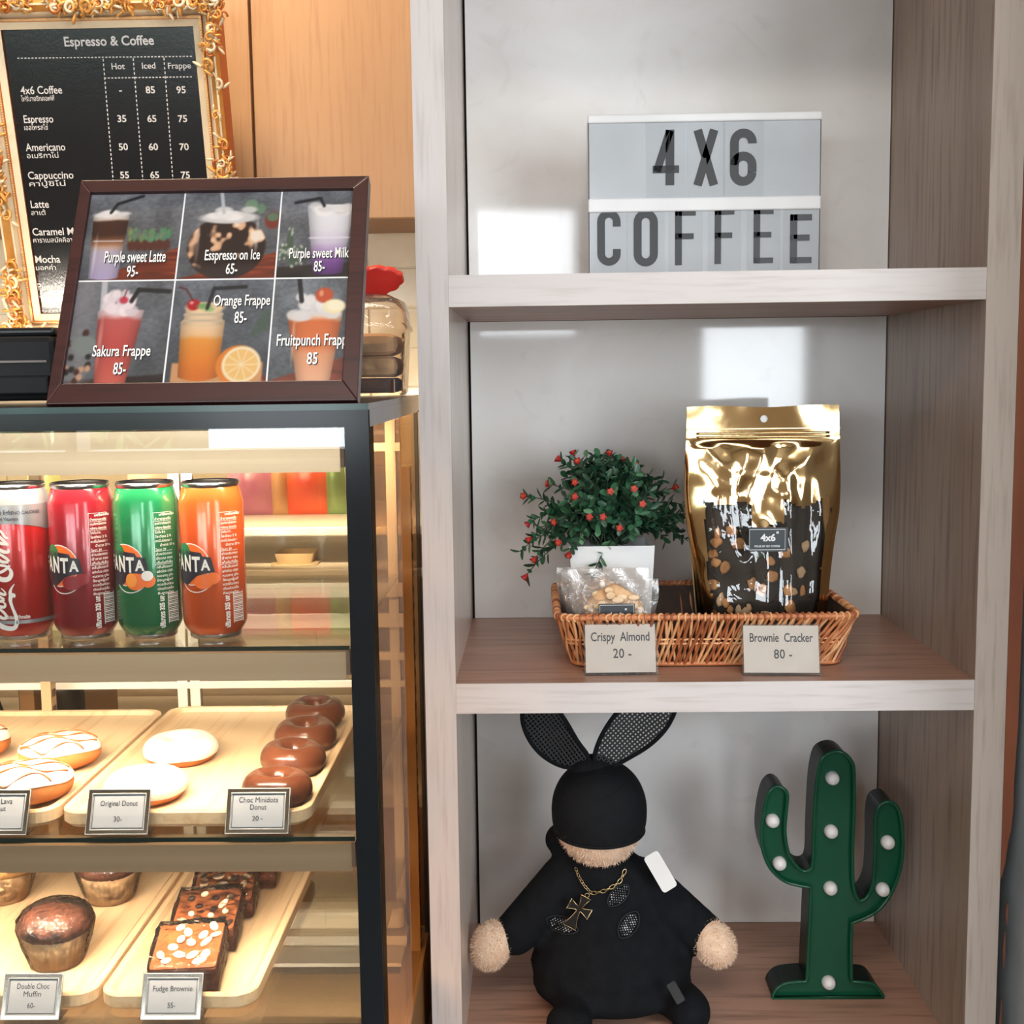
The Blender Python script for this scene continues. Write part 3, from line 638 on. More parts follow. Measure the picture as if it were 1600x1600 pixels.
q = MB(); q.faces([(x, .007, z) for x, z in out], [tuple(range(n))], 0); q.bm.normal_update(); bmesh.ops.triangulate(q.bm, faces=q.bm.faces[:]); q.build('front_tray', M_cac, cac)
q = MB(); q.tube([(x, .001, z) for x, z in out], .0024, 8, 0, closed=True); q.build('raised_rim', M_cac, cac)
bm0 = None
for px, py in ((1303, 1219), (1209, 1286), (1301, 1303), (1390, 1320), (1220, 1353), (1300, 1392), (1382, 1394), (1297, 1540)):
    p = at(px, py, y=yc-.004)-cc
    if not bm0:
        q = MB(); q.lathe([(.0070, .010), (.0088, .006), (.0090, 0), (.0080, -.0045), (.0055, -.0078), (0, -.0092)], 24, 0, X=M.Rotation(-PI/2, 4, 'X')); o = bm0 = q.build('bulb', mat('frosted_white_bulb', (232, 228, 226), .35, sss=.3), cac)
    else: o = bm0.copy(); COL.objects.link(o); o.parent = cac
    o.location = (p.x, .0035, p.z)

# ------------------------------------------------------------------ plush rabbit dressed in black
po = V((.185, .165, B1)); FLZ = B1
plu = thing('plush_rabbit', 'seated plush rabbit in black outfit and blindfold-like black hood, long net ears and cross necklace', 'plush toy', po)
def rel(x, y, z): return V((x, y, z))-po
M_cloth = mat('black_fleece', (26, 28, 31), .95, c2=(20, 22, 25), scale=60, bump=.6, bscale=260, spec=.1)
M_hood = mat('black_sweat_cloth', (23, 25, 28), .8, c2=(19, 21, 24), scale=80, bump=.4, bscale=400, spec=.15)
M_fur = mat('beige_plush_fur', (242, 214, 188), .95, c2=(228, 192, 162), scale=70, bump=.8, bscale=420, spec=.1, sss=.1)
def blob(parts, name, m, voxel=.0045, smooth=6):
    q = MB()
    for c, r, e in parts:
        X = M.Translation(rel(*c)) @ (e if e else M.Identity(4)); q.ell((0, 0, 0), r, 0, X, 20, 14)
    o = q.build(name, m, plu)
    k = o.modifiers.new('remesh', 'REMESH'); k.mode = 'VOXEL'; k.voxel_size = voxel; k.use_smooth_shade = True
    k = o.modifiers.new('smooth', 'SMOOTH'); k.iterations = smooth; k.factor = .5
    return o
def limb(a, b, ra, rb, n=7):
    a, b = V(a), V(b); return [(a.lerp(b, k/(n-1)), (ra+(rb-ra)*k/(n-1),)*3, None) for k in range(n)]
# continuous body: torso, seat, arms and legs in black
body = [((.186, .175, -.372), (.082, .062, .088), None), ((.189, .160, -.424), (.108, .088, .053), None), ((.189, .150, -.445), (.106, .085, .032), None), ((.178, .175, -.305), (.056, .048, .036), None), ((.187, .166, -.402), (.098, .076, .062), None)]
body += limb((.128, .172, -.318), (.062, .150, -.380), .034, .029)+limb((.232, .172, -.322), (.312, .150, -.385), .034, .029)
body += limb((.140, .15, -.448), (.135, .070, -.452), .026, .024)+limb((.245, .15, -.444), (.280, .085, -.448), .030, .027)
body += [((.130, .050, -.452), (.030, .030, .0245), None), ((.282, .075, -.448), (.027, .032, .028), None), ((.132, .190, -.268), (.030, .026, .024), None), ((.150, .195, -.275), (.040, .026, .022), None)]
blob(body, 'body', M_cloth)
def furry(q, c, r, nblade, X=None, zmax=9, zmin=-9):
    q.ell((0, 0, 0), r, 0, X, 28, 20)
    for k in range(nblade):
        d = V((rnd.gauss(0, 1), rnd.gauss(0, 1), rnd.gauss(0, 1))).normalized()
        if not zmin < d.z < zmax: continue
        p = V((d.x*r[0], d.y*r[1], d.z*r[2])); nn = V((d.x/r[0], d.y/r[1], d.z/r[2])).normalized()
        t = (nn+V((rnd.gauss(0, .5), rnd.gauss(0, .5), rnd.gauss(0, .5)-.5))).normalized(); s_ = t.orthogonal().normalized(); s_ = M.Rotation(rnd.uniform(0, 6.3), 3, t) @ s_; l = rnd.uniform(.003, .0052)
        q.faces([p-nn*.0006+s_*.0005, p-nn*.0006-s_*.0005, p+t*l], [(0, 1, 2)], rnd.choice((0, 0, 1)), X, True)
M_fur2 = mat('beige_plush_fur_tips', (248, 226, 204), .95, c2=(236, 204, 176), scale=60, spec=.1)
for (px, py, y, rx, rz, t) in ((768, 1477, .138, .0255, .0325, .35), (1116, 1474, .138, .0260, .0320, -.55)):
    c = at(px, py, y=y)
    q = MB(); furry(q, c, (rx, .027, rz), 2600, M.Translation(c-po) @ M.Rotation(t, 4, 'Y')); q.build('paw', [M_fur, M_fur2], plu)
hc = V((.174, .160, -.222))
q = MB(); furry(q, hc, (.058, .056, .069), 5200, M.Translation(hc-po), zmax=-.1); hd = q.build('head', [M_fur, M_fur2], plu)
# hood pulled down over the eyes, its hem curved
def hood(u, v):
    a = u*2*PI; f = math.cos(a+PI/2)*.5+.5            # 1 at the front
    low = -.235-.10*f; e = PI/2-(PI/2-math.asin(low))*v
    k = 1.045+.02*math.sin(v*PI)+.012*math.sin(5*a)*v*(1-v)
    return hc-po+V((.058*k*math.cos(e)*math.cos(a)*(1+.06*max(0, math.sin(e))), .056*k*math.cos(e)*math.sin(a), .0685*k*math.sin(e)))
q = MB(); q.grid(56, 28, hood); q.tube([hood(k/60, 1.0) for k in range(60)], .0016, 6, 0, closed=True)
q.tube([hood(.75+.13*math.sin(k/24*PI*2-PI)*.9, .28+.26*abs(k/12-1)**1.4) for k in range(25)], .0007, 5, 0)
q.build('hood', M_hood, plu, solid=.002)
# ears: padded rim, net in between
M_net = mat('black_net_cord', (30, 32, 34), .6); M_silv = mat('pale_net_backing', (196, 200, 202), .5)
def ear(pxs, y, backed, tilt):
    raw = [at(a, b, y=y) for a, b in pxs]; cen = sum(raw, V())/len(raw)
    pts = [V((p[0], p[1])) for p in smooth_path([(p.x, p.z) for p in raw], 6, True)]
    K = lambda c: V((c.x, y+tilt*(c.y+.16)+.004*math.cos((c.x-cen.x)*60), c.y))-po
    q = MB(); q.tube([K(p) for p in pts], .0030, 8, 0, closed=True); e_ = q.build('ear', M_cloth, plu)
    def inside(x, z):
        r = False
        for i in range(len(pts)):
            a, b = pts[i], pts[i-1]
            if (a.y > z) != (b.y > z) and x < (b.x-a.x)*(z-a.y)/(b.y-a.y)+a.x: r = not r
        return r
    q = MB(); ax = pts[len(pts)//2]-pts[0]; ang = math.atan2(ax.y, ax.x); ca, sa = math.cos(ang), math.sin(ang)
    for w_, sg in ((0, 1), (1, -1)):
        for k in range(-26, 27):
            run = []
            for j in range(-60, 61):
                u, v = (k*.0046, j*.0016) if w_ == 0 else (j*.0016, k*.0046)
                x, z = cen.x+ca*u-sa*v, cen.z+sa*u+ca*v
                if inside(x, z): run.append(K(V((x, z))))
                else:
                    if len(run) > 2: q.tube(run, .00140, 5, 0, cap=False)
                    run = []
            if len(run) > 2: q.tube(run, .00140, 5, 0, cap=False)
    q.build('ear_net', M_net, e_)
    if backed:
        q = MB(); q.faces([K(p)+V((0, .003, 0)) for p in pts], [tuple(range(len(pts)))]); q.bm.normal_update(); bmesh.ops.triangulate(q.bm, faces=q.bm.faces[:]); q.build('ear_lining', M_hood, e_)
ear([(915, 1196), (880, 1199), (848, 1182), (825, 1152), (816, 1118), (828, 1084), (848, 1086), (878, 1120), (902, 1158), (918, 1180)], .150, True, .05)
ear([(930, 1192), (932, 1168), (948, 1136), (975, 1106), (1020, 1082), (1056, 1078), (1058, 1100), (1042, 1136), (1012, 1168), (975, 1190), (950, 1198)], .150, False, .05)
q = MB(); q.ell(at(925, 1200, y=.158)-po, (.030, .022, .018), 0); q.build('ear_base', M_hood, plu)
# net leaves sewn on the chest
def chest(px, py, off=.003):
    """front of the torso at a chest pixel"""
    for k in range(200):
        y = .06+k*.001; p = at(px, py, y=y)
        for c, r, e in body:
            if sum(((p[i]-c[i])/r[i])**2 for i in range(3)) < 1: return p-po+V((0, -off, 0))
    return at(px, py, y=.13)-po
for cx, cy_, L_, W_, rot in ((878, 1443, 26, 13, .35), (966, 1397, 22, 12, -.8), (982, 1443, 24, 14, -1.0)):
    q = MB(); ca, sa = math.cos(rot), math.sin(rot)
    pt = lambda u, v, o=.003: chest(cx+ca*u-sa*v, cy_+sa*u+ca*v, o)
    out = [(L_*math.cos(a), W_*math.sin(a)*abs(math.sin(a))**.3) for a in [k*2*PI/28 for k in range(28)]]
    q.tube([pt(u, v, .004) for u, v in out], .0007, 5, 0, closed=True); pa = q.build('net_leaf', M_net, plu)
    q = MB()
    for i in range(-9, 10):
        for j in range(-6, 7):
            u, v = i*4.6+(2.3 if j % 2 else 0), j*2.9
            if (u/L_)**2+(abs(v)/W_)**1.5 < .72: 
                s_ = 1.35*(.4+.6*abs(NZ.noise(V((u*.08, v*.1, cx)))*2)); q.faces([pt(u-s_, v, .0040), pt(u, v+s_, .0040), pt(u+s_, v, .0040), pt(u, v-s_, .0040)], [(0, 1, 2, 3)])
    q.build('net_gap', M_silv, pa)
# chain and cross
M_brass = mat('antique_brass_chain', (196, 176, 132), .25, 1); M_dark = mat('blackened_metal', (42, 40, 38), .35, .6)
q = MB()
for path, big in (([(900, 1356), (905, 1368), (913, 1381), (923, 1392)], .0021), ([(975, 1360), (968, 1374), (956, 1383), (941, 1390), (923, 1393)], .0031)):
    pp = [chest(a, b, .0055) for a, b in path]; pp = [V(p) for p in smooth_path([tuple(p) for p in pp], 12)]
    L = [0]
    for i in range(1, len(pp)): L.append(L[-1]+(pp[i]-pp[i-1]).length)
    k = 0; s_ = 0
    while s_ < L[-1]:
        i = max(j for j in range(len(L)) if L[j] <= s_); p = pp[i]; d = (pp[min(i+1, len(pp)-1)]-pp[max(i-1, 0)]).normalized(); n_ = V((0, -1, 0)); n_ = (n_-d*n_.dot(d)).normalized(); sd = d.cross(n_)
        a_, b_ = (sd, n_) if k % 2 == 0 else ((sd+n_*1.2).normalized(), n_)
        q.tube([p+d*big*1.35*math.cos(t)+a_*big*.75*math.sin(t) for t in [j*2*PI/14 for j in range(14)]], big*.20, 6, 0, closed=True); s_ += big*2.1; k += 1
ch = q.build('chain', M_brass, plu)
cr_c = chest(905, 1416, .0075); R30 = M.Translation(cr_c) @ M.Rotation(-.10, 4, 'X') @ M.Rotation(.52, 4, 'Y') @ XZ
def crossp():
    o = []
    for a, ln, hw in ((PI/2, .0175, .0070), (0, .0150, .0072), (-PI/2, .0270, .0095), (PI, .0150, .0072)):
        d = V((math.cos(a), math.sin(a))); s_ = V((-d.y, d.x))
        for t, k in ((.16, -1), (.45, -1), (.75, -1), (1, -1), (1, 1), (.75, 1), (.45, 1), (.16, 1)):
            wv = .0024+(hw-.0024)*((t-.16)/.84)**1.5; p = d*(ln*t)+s_*(wv*k); o.append((p.x, p.y))
    return o
cp = crossp()[::1]
# order the arms counter-clockwise from the right one
cp = cp[8:16]+cp[0:8]+cp[24:32]+cp[16:24]
q = MB(); q.prism(cp, -.0012, .0006, 0, X=R30); cro = q.build('cross_pendant', M_dark, plu)
q = MB(); q.tube([(x, y, .0008) for x, y in cp], .00062, 6, 0, closed=True, X=R30); q.tube([(.0002+.0028*math.cos(t), .0200+.0028*math.sin(t), 0) for t in [j*2*PI/16 for j in range(16)]], .0005, 6, 0, closed=True, X=R30); q.build('bright_rim', M_brass, cro)
# white swing tag at the shoulder, clear tag at the foot
p = at(1032, 1362, y=.118)-po; q = MB()
q.prism(rrect(-.0105, .0105, -.025, .025, .004, 4), -.0004, .0004, 0, X=M.Translation(p) @ M.Rotation(-.35, 4, 'X') @ M.Rotation(-.52, 4, 'Y') @ XZ); tg = q.build('swing_tag', mat('white_card_tag', (222, 222, 220), .5), plu)
tg['label'] = 'white swing tag'
p = at(1056, 1551, y=.056)-po; q = MB()
q.prism(rrect(-.006, .006, -.013, .013, .002, 3), -.0002, .0002, 0, X=M.Translation(p) @ M.Rotation(-.5, 4, 'X') @ M.Rotation(-.5, 4, 'Y') @ XZ); q.build('clear_tag', clear('grey_clear_tag', (150, 152, 152), 1.5, .2, haze=.12, hazec=(120, 124, 126)), plu)

# ------------------------------------------------------------------ drink cans on the top glass shelf
CR, CH = .0292, .1445
M_alu = mat('bare_aluminium', (214, 214, 216), .22, 1, c2=(200, 200, 204), scale=30)
M_pw = mat('white_can_print', (232, 230, 226), .3); M_pd = mat('dark_can_print', (40, 38, 52), .3); M_por = mat('orange_can_print', (236, 110, 40), .3); M_pg = mat('green_can_print', (34, 120, 74), .3); M_pgs = mat('silver_can_print', (150, 152, 156), .3, .5)
def wrap(r, a0=0):
    """flat label coordinates (x along the girth, y up) onto the can wall; x = 0 faces the viewer side"""
    def fn(c):
        a = -PI/2+(c.x)/r+a0; return V((r*math.cos(a), r*math.sin(a), c.y))
    return fn
def can(x, y, rz, label, body_m, deco):
    r = thing('drink_can', label, 'can', (x, y, S1), rz=rz, group='slim drink cans on the top glass shelf')
    q = MB(); q.lathe([(.0232, .0045), (.0262, .0085), (CR-.0008, .013), (CR, .0165), (CR, .1265), (CR-.0012, .1300), (.0262, .1375), (.0252, .1395)], 48, 0, cap=False); b = q.build('can_body', body_m, r)
    q = MB(); q.lathe([(.0200, .0035), (.0225, 0), (.0236, .0012), (.0236, .0046)], 48, 0, cap=False); q.build('base_rim', M_alu, r); q = MB(); q.lathe([(.0252, .1393), (.0262, .1410), (.0264, CH-.001), (.0256, CH), (.0246, CH-.001), (.0238, .1400), (0, .1404)], 48, 0, cap=False)
    q.tube([(.009*math.cos(t), -.004+.0065*math.sin(t), .1412) for t in [k*PI/8 for k in range(16)]], .0010, 6, 0, closed=True); q.build('lid', M_alu, r)
    deco(r, b); return r
RP = CR+.00025
def fine_print(q, mi):
    W_ = wrap(RP)
    T_ = lambda s_, x, y, h, bold=.02, fit=0, rot=0: q.text(s_, h, None, sx=.8, bold=bold, align='LEFT', mi=mi, fit=fit, fn=lambda c: W_(V((x+c.x*math.cos(rot)-c.y*math.sin(rot), y+c.x*math.sin(rot)+c.y*math.cos(rot), 0))))
    x0 = .0075; y = .1155
    rows = ['เครื่องดื่ม', 'น้ำตาลและกลิ่น', 'คุณค่าทางโภชนาการ', 'พลังงาน ต่อกระป๋อง', 'โปรตีน 0 ก.', 'โซเดียม 2 %', 'คาร์โบไฮเดรต 1', 'น้ำตาล 37 ก.', 'โซดา 29', 'ส่วนประกอบ', 'น้ำตาล กรด', 'เก็บในที่เย็น', 'กลิ่นส้มและสี', 'ผลิตโดย บริษัท', 'หมดอายุ ดูก้น', 'ข้อมูลผู้แพ้', 'ควรดื่มก่อน', 'เปิดแล้วแช่เย็น', 'คืนกระป๋อง']
    for i, s_ in enumerate(rows):
        T_(s_, x0+(.004 if i in (0, 7) else 0), y, .0030, fit=.0165 if i not in (4, 8) else .010); y -= .0040
    for yy in (.1175, .1097, .1017, .0822, .0698): stroke(q, [(x0-.001+k*.002, yy) for k in range(10)], .0003, mi, fn=W_)
    stroke(q, [(x0-.001, .118-k*.004) for k in range(13)], .0003, mi, fn=W_)
    T_('ปริมาตร 325 มล.', x0+.004, .0115, .0062, .05, .031, PI/2)
    for k in range(17):
        a, b = x0+.0105, x0+.0215; yy = .0165+k*.0016; wv = (.0009, .0005, .0012, .0006)[k % 4]
        stroke(q, [(a, yy), ((a+b)/2, yy), (b, yy)], wv, mi, fn=W_)
    for a in (.0100, .0220): stroke(q, [(x0+a, .0150), (x0+a, .0440)], .0007, mi, fn=W_)
def soda_logo(q, x, y, k, band, fruit):
    """tilted block word on a dark plate with a round orange and its leaf; k scales it"""
    W_ = wrap(RP); W2_ = wrap(RP+.00022); W3 = wrap(RP+.0008)
    disc = lambda cx, cy_, rx, ry, mi, f, a0=0, a1=2*PI, n=24: q.faces([f(V((x+k*(cx+rx*u*math.cos(t)), y+k*(cy_+ry*u*math.sin(t)), 0))) for u in (0.001, .2, .4, .6, .8, 1) for t in [a0+(a1-a0)*j/n for j in range(n+1)]], [(i*(n+1)+j, i*(n+1)+j+1, (i+1)*(n+1)+j+1, (i+1)*(n+1)+j) for i in range(5) for j in range(n)], mi)
    disc(-.003, .001, .0150, .0150, 1, W_); disc(-.003, .001, .0143, .0143, 3, wrap(RP+.0001)); disc(-.009, .009, .0062, .0070, 4, wrap(RP+.0002))
    b_ = bmesh.new(); b_.faces.new([b_.verts.new((a, b, 0)) for a, b in ((-.022, -.006), (-.022, .0105), (-.008, .0110), (.0055, .0095), (.0068, .0070), (.0125, .0062), (.0150, -.0045), (.0085, -.0050), (.002, -.0070), (-.006, -.0135), (-.014, -.0125))])
    b_.normal_update(); bmesh.ops.triangulate(b_, faces=b_.faces[:]); bmesh.ops.subdivide_edges(b_, edges=b_.edges[:], cuts=5, use_grid_fill=True)
    for v in b_.verts: v.co = W2_(V((x+k*v.co.x, y+k*v.co.y, 0)))
    q.merge(b_, 2)
    for v in q.bm.verts: v.tag = True
    for ch, cx, w_, h_ in (('F', -.0190, .0052, .0095), ('A', -.0126, .0060, .0108), ('N', -.0055, .0060, .0116), ('T', .0016, .0064, .0108), ('A', .0086, .0066, .0078)):
        q.text(ch, .01*k, None, mi=1, bold=.035, fn=lambda c, cx=cx, w_=w_, h_=h_: c)
        vs = q.bm.verts; vs.ensure_lookup_table(); q.bm.faces.ensure_lookup_table()
        new = [v for v in vs if not v.tag]
        bx0, bx1 = min(v.co.x for v in new), max(v.co.x for v in new); by0, by1 = min(v.co.y for v in new), max(v.co.y for v in new)
        for v in new: v.co = W3(V((x+k*(cx+((v.co.x-bx0)/(bx1-bx0)-.5)*w_), y+k*(.0015-.06*cx+((v.co.y-by0)/(by1-by0)-.5)*h_), 0)))
        for v in vs: v.tag = True
    if fruit:
        disc(.0050, -.0105, .0075, .0060, 3, W3); disc(.0140, -.0100, .0050, .0048, 3, W3); disc(.0020, -.0095, .0042, .0050, 5, wrap(RP+.0009)); disc(.0135, -.0065, .0040, .0036, 1, wrap(RP+.0009))
    else:
        disc(.0065, -.0110, .0070, .0050, 5 if band else 3, W3); disc(.0135, -.0085, .0050, .0042, 5 if band else 3, W3)
    stroke(q, [(x+k*(.0005+.0135*math.cos(t)), y+k*(-.006+.0125*math.sin(t))) for t in [PI*1.12+j*.055*PI for j in range(13)]], .0007*k, 1, fn=wrap(RP+.00005))
def soda(word_x, extra, fruit, col_extra):
    def deco(r, b):
        q = MB(); 
        for v in q.bm.verts: v.tag = True
        soda_logo(q, word_x, .0690, 1.30, extra, fruit); o = q.build('logo', [M_pw, M_pw, M_pd, M_por, M_pg, col_extra], r)
        q = MB(); fine_print(q, 0); q.build('small_print', M_pw, r)
    return deco
M_or2 = mat('light_orange_print', (246, 150, 60), .3); M_berry = mat('berry_print', (140, 26, 40), .3)
mk = lambda n, c, c2: mat(n, c, .2, .25, c2=c2, scale=3, spec=.6, coat=.4)
can(-.2030, -.2735, .265, 'orange slim soda can, rightmost in the row of cans', mk('orange_can_coat', (208, 84, 34), (196, 76, 28)), soda(-.0185, False, False, M_or2))
can(-.2640, -.2725, .295, 'green slim soda can with orange fruit logo, between the red and orange cans', mk('green_can_coat', (22, 112, 68), (20, 102, 62)), soda(-.0185, True, True, M_or2))
can(-.3240, -.2735, .34, 'dark red slim soda can with strawberry logo, left of the green can', mk('strawberry_can_coat', (136, 24, 38), (124, 22, 34)), soda(-.0195, True, False, M_berry))
def cola(r, b):
    W_ = wrap(RP); q = MB()
    # silver band above the red, its lower edge sagging to the right
    n = 60; vs = []; 
    for i in range(n+1):
        xx = -CR*PI+2*CR*PI*i/n; lo = .1090-.010*max(0, min(1, (xx+.005)/.045))**1.6
        vs += [W_(V((xx, lo, 0))), W_(V((xx, .1262, 0)))]
    q.faces(vs, [(2*i, 2*i+2, 2*i+3, 2*i+1) for i in range(n)], 0, None, True)
    vs = []
    for i in range(n+1): 
        xx = -CR*PI+2*CR*PI*i/n; vs += [W_(V((xx, .0172, 0))), W_(V((xx, .0205, 0)))]
    q.faces(vs, [(2*i, 2*i+2, 2*i+3, 2*i+1) for i in range(n)], 0, None, True)
    q.lathe([(CR+.0002, .1262), (CR-.0009, .1302), (.0265, .1377), (.0254, .1396)], 48, 0, cap=False); q.build('silver_band', M_pgs, r)
    q = MB(); W2_ = wrap(RP+.0002)
    q.text('Coke light', .0062, None, bold=.02, sx=.8, shear=.25, fn=lambda c: W2_(V((c.x-.0125, c.y+.1195, 0)))); q.text('NO CALORIES', .0042, None, bold=.01, sx=.9, fn=lambda c: W2_(V((c.x+.0105, c.y+.1190, 0))))
    q.text('no Cart Vitamins', .0046, None, bold=.02, sx=.8, fn=lambda c: W2_(V((c.x-.0100, c.y+.1135, 0)))); q.build('band_lettering', M_pd, r)
    # big script word running up the can: traced pen strokes (u across, v up, width), in tracing units
    q = MB()
    def P(pts, n=6):
        sp = smooth_path(pts, n)
        # tracing units: 640 x 1600 zoom of a 100 x 250 px piece; can axis at 318, can half-width 300
        mp = []
        for a, b_, w_ in sp: mp.append(((a-335)/300*CR if abs(a-335) > 0 else 0, .1445-(b_-30)/1505*.1445, w_/300*CR))
        out = []
        for a, b_, w_ in mp:
            u = max(-.985, min(.985, a/CR)); out.append((math.asin(u)*CR, b_, w_))
        stroke(q, [(a, b_) for a, b_, w_ in out], [w_ for a, b_, w_ in out], 0, fn=W_)
    P([(70, 1200, 10), (48, 1180, 22), (55, 1240, 40), (90, 1310, 48), (150, 1370, 50), (220, 1395, 46), (275, 1390, 40), (298, 1340, 34), (290, 1270, 30), (268, 1200, 26), (252, 1130, 32), (262, 1085, 40), (285, 1075, 30), (290, 1100, 12)])
    P([(262, 1090, 40), (255, 1050, 30), (268, 1010, 18), (296, 970, 6)])
    P([(205, 1300, 22), (165, 1295, 30), (115, 1255, 30), (85, 1215, 26), (92, 1185, 22), (130, 1195, 24), (185, 1240, 28), (210, 1280, 26), (200, 1302, 18)])
    P([(100, 1125, 18), (80, 1105, 22), (95, 1135, 26), (140, 1180, 30), (190, 1190, 28), (205, 1165, 22), (185, 1140, 14)])
    P([(85, 1075, 22), (110, 1110, 28), (165, 1135, 28), (200, 1120, 22)]); P([(85, 1085, 20), (100, 1060, 22), (150, 1085, 26), (200, 1118, 24)])
    P([(65, 1010, 20), (110, 1030, 26), (170, 1060, 28), (210, 1070, 22), (205, 1040, 14), (175, 1010, 10)]); P([(70, 1000, 26), (105, 985, 24), (160, 985, 18)])
    P([(60, 890, 26), (85, 915, 22), (78, 940, 18)])
    P([(85, 745, 14), (60, 755, 16), (28, 735, 20), (22, 710, 22), (40, 770, 34), (75, 830, 40), (130, 890, 46), (190, 925, 46), (245, 920, 44), (272, 880, 38), (270, 840, 30), (235, 800, 24), (190, 790, 24), (140, 785, 20)])
    P([(85, 745, 14), (62, 712, 16), (35, 700, 16)])
    P([(265, 790, 22), (225, 830, 26), (165, 860, 26), (130, 830, 24), (130, 800, 22), (175, 790, 22)])
    P([(255, 760, 24), (200, 755, 30), (150, 720, 30), (120, 690, 26), (130, 660, 22), (175, 680, 26), (235, 720, 28), (262, 755, 24)])
    P([(8, 620, 16), (30, 560, 22), (60, 540, 26), (100, 590, 30), (160, 630, 34), (220, 660, 34), (262, 660, 26), (258, 630, 14)])
    P([(8, 620, 20), (20, 660, 16), (40, 580, 14), (35, 480, 18), (12, 400, 14)])
    P([(100, 500, 18), (115, 465, 24), (150, 480, 28), (210, 540, 30), (262, 600, 24)]); P([(110, 500, 22), (140, 550, 28), (200, 580, 30), (255, 590, 22)])
    P([(150, 470, 26), (200, 465, 24), (240, 520, 22), (268, 530, 14)]); P([(250, 480, 16), (258, 482, 16)])
    q.build('script_logo', M_pw, r)
    q = MB(); q.text('เครื่องดื่มน้ำอัดลม ใช้น้ำตาลน้อย', .0040, None, fit=.028, bold=.03, fn=lambda c: W_(V((c.x-.0060, c.y+.0232, 0)))); q.build('small_print', M_pw, r)
can(-.3845, -.2725, .35, 'red slim cola can with silver collar and white script, leftmost of the cans', mk('cola_red_coat', (166, 24, 26), (152, 20, 22)), cola)

# ------------------------------------------------------------------ wooden trays
M_trayw = wood('pale_tray_wood', (230, 200, 160), (220, 186, 142), (202, 160, 116), 1, 7, .4, .06)
def tray(x0, x1, y0, y1, z, th, label):
    r = thing('wooden_tray', label, 'tray', ((x0+x1)/2, (y0+y1)/2, z), group='pale wooden pastry trays')
    w_, d_ = (x1-x0)/2, (y1-y0)/2
    q = MB(); o = rrect(-w_, w_, -d_, d_, .022, 6); i_ = rrect(-w_+.007, w_-.007, -d_+.007, d_-.007, .017, 6); b_ = rrect(-w_+.012, w_-.012, -d_+.012, d_-.012, .014, 6); u_ = rrect(-w_+.004, w_-.004, -d_+.004, d_-.004, .019, 6)
    n = len(o); L = [[(p[0], p[1], zz) for p in lp] for lp, zz in ((u_, 0), (o, .004), (o, th-.001), (rrect(-w_+.001, w_-.001, -d_+.001, d_-.001, .021, 6), th), (i_, th), (b_, th-.004))]
    fs = [(k*n+j, k*n+(j+1) % n, (k+1)*n+(j+1) % n, (k+1)*n+j) for k in range(5) for j in range(n)]
    q.faces(sum(L, []), fs+[tuple(range(n-1, -1, -1)), tuple(5*n+j for j in range(n))]); q.build('tray_body', M_trayw, r)
    return r
TT2, TT3 = S2+.0155, S3+.0155
tray(-.3515, -.1170, -.302, .062, S2, .0155, 'pale wooden tray holding chocolate and white ring donuts, middle glass shelf')
tray(-.6000, -.3560, -.300, .050, S2, .0155, 'pale wooden tray of white-iced donuts, middle glass shelf')
tray(-.3235, -.1735, -.302, .030, S3, .0155, 'pale wooden tray with a row of wrapped brownies, bottom glass shelf')
tray(-.5700, -.3275, -.300, .040, S3, .0155, 'pale wooden tray with wrapped muffins, bottom glass shelf')

# ------------------------------------------------------------------ donuts
def ring_donut(x, y, z, label, mats, R_=.0195, r_=.0128, zs=1.16, tilt=0, rz=0, grp=''):
    o = thing('ring_donut', label, 'donut', (x, y, z+.0005), rz=rz, rx=tilt, group=grp)
    def fn(u, v):
        a, b = u*2*PI, v*2*PI; w_ = 1+.045*NZ.noise(V((math.cos(a)*1.4+x*50, math.sin(a)*1.4, math.cos(b)+y*30)))
        rr = R_+r_*math.cos(b)*w_; return (rr*math.cos(a)*1.03, rr*math.sin(a), max(.0, r_*zs*.94+r_*zs*math.sin(b)*w_))
    q = MB(); q.grid(56, 28, fn, 0); b_ = q.build('dough', mats[0], o, weld=1e-6)
    def gz(u, v):
        b = -.10*PI+v*1.25*PI+.05*math.sin(u*37+x*99)*(1-v); p = V(fn(u, b/2/PI)); a = u*2*PI; c = V((R_*math.cos(a), R_*math.sin(a), r_*zs*.94)); return p+(p-c).normalized()*.0009
    q = MB(); q.grid(56, 18, gz, 0); q.build('glaze', mats[1], o, weld=1e-6)
    return o
M_choc = mat('milk_chocolate_glaze', (100, 56, 36), .22, c2=(86, 46, 30), scale=40, spec=.6, bump=.15, bscale=80); M_dk = mat('chocolate_dough', (88, 44, 26), .6, c2=(70, 34, 20), scale=60, bump=.3, bscale=200)
M_wg = mat('white_sugar_glaze', (246, 232, 208), .35, c2=(240, 224, 196), scale=30); M_dough = mat('fried_dough', (214, 140, 76), .6, c2=(190, 112, 56), scale=50, bump=.3, bscale=150)
for k, (px, py, lb_) in enumerate(((493, 1112, 'chocolate ring donut at the far back of its row'), (477, 1146, 'chocolate ring donut second from the back of its row'), (457, 1182, 'chocolate ring donut second from the front of its row'), (432, 1229, 'chocolate ring donut behind the choc minidots sign, front of its row'))):
    p = at(px, py, z=TT2-.004+.016); ring_donut(p.x, p.y, TT2-.004, lb_, (M_dk, M_choc), tilt=.06, rz=k*.8, grp='chocolate ring donuts')
for px, py, lb_ in ((283, 1170, 'flat white-glazed donut at the back of the tray centre'), (228, 1228, 'flat white-glazed donut behind the original donut sign')):
    p = at(px, py, z=TT2-.004+.012); ring_donut(p.x, p.y, TT2-.004, lb_, (M_dough, M_wg), R_=.0225, r_=.0150, zs=.86, grp='white-glazed donuts')
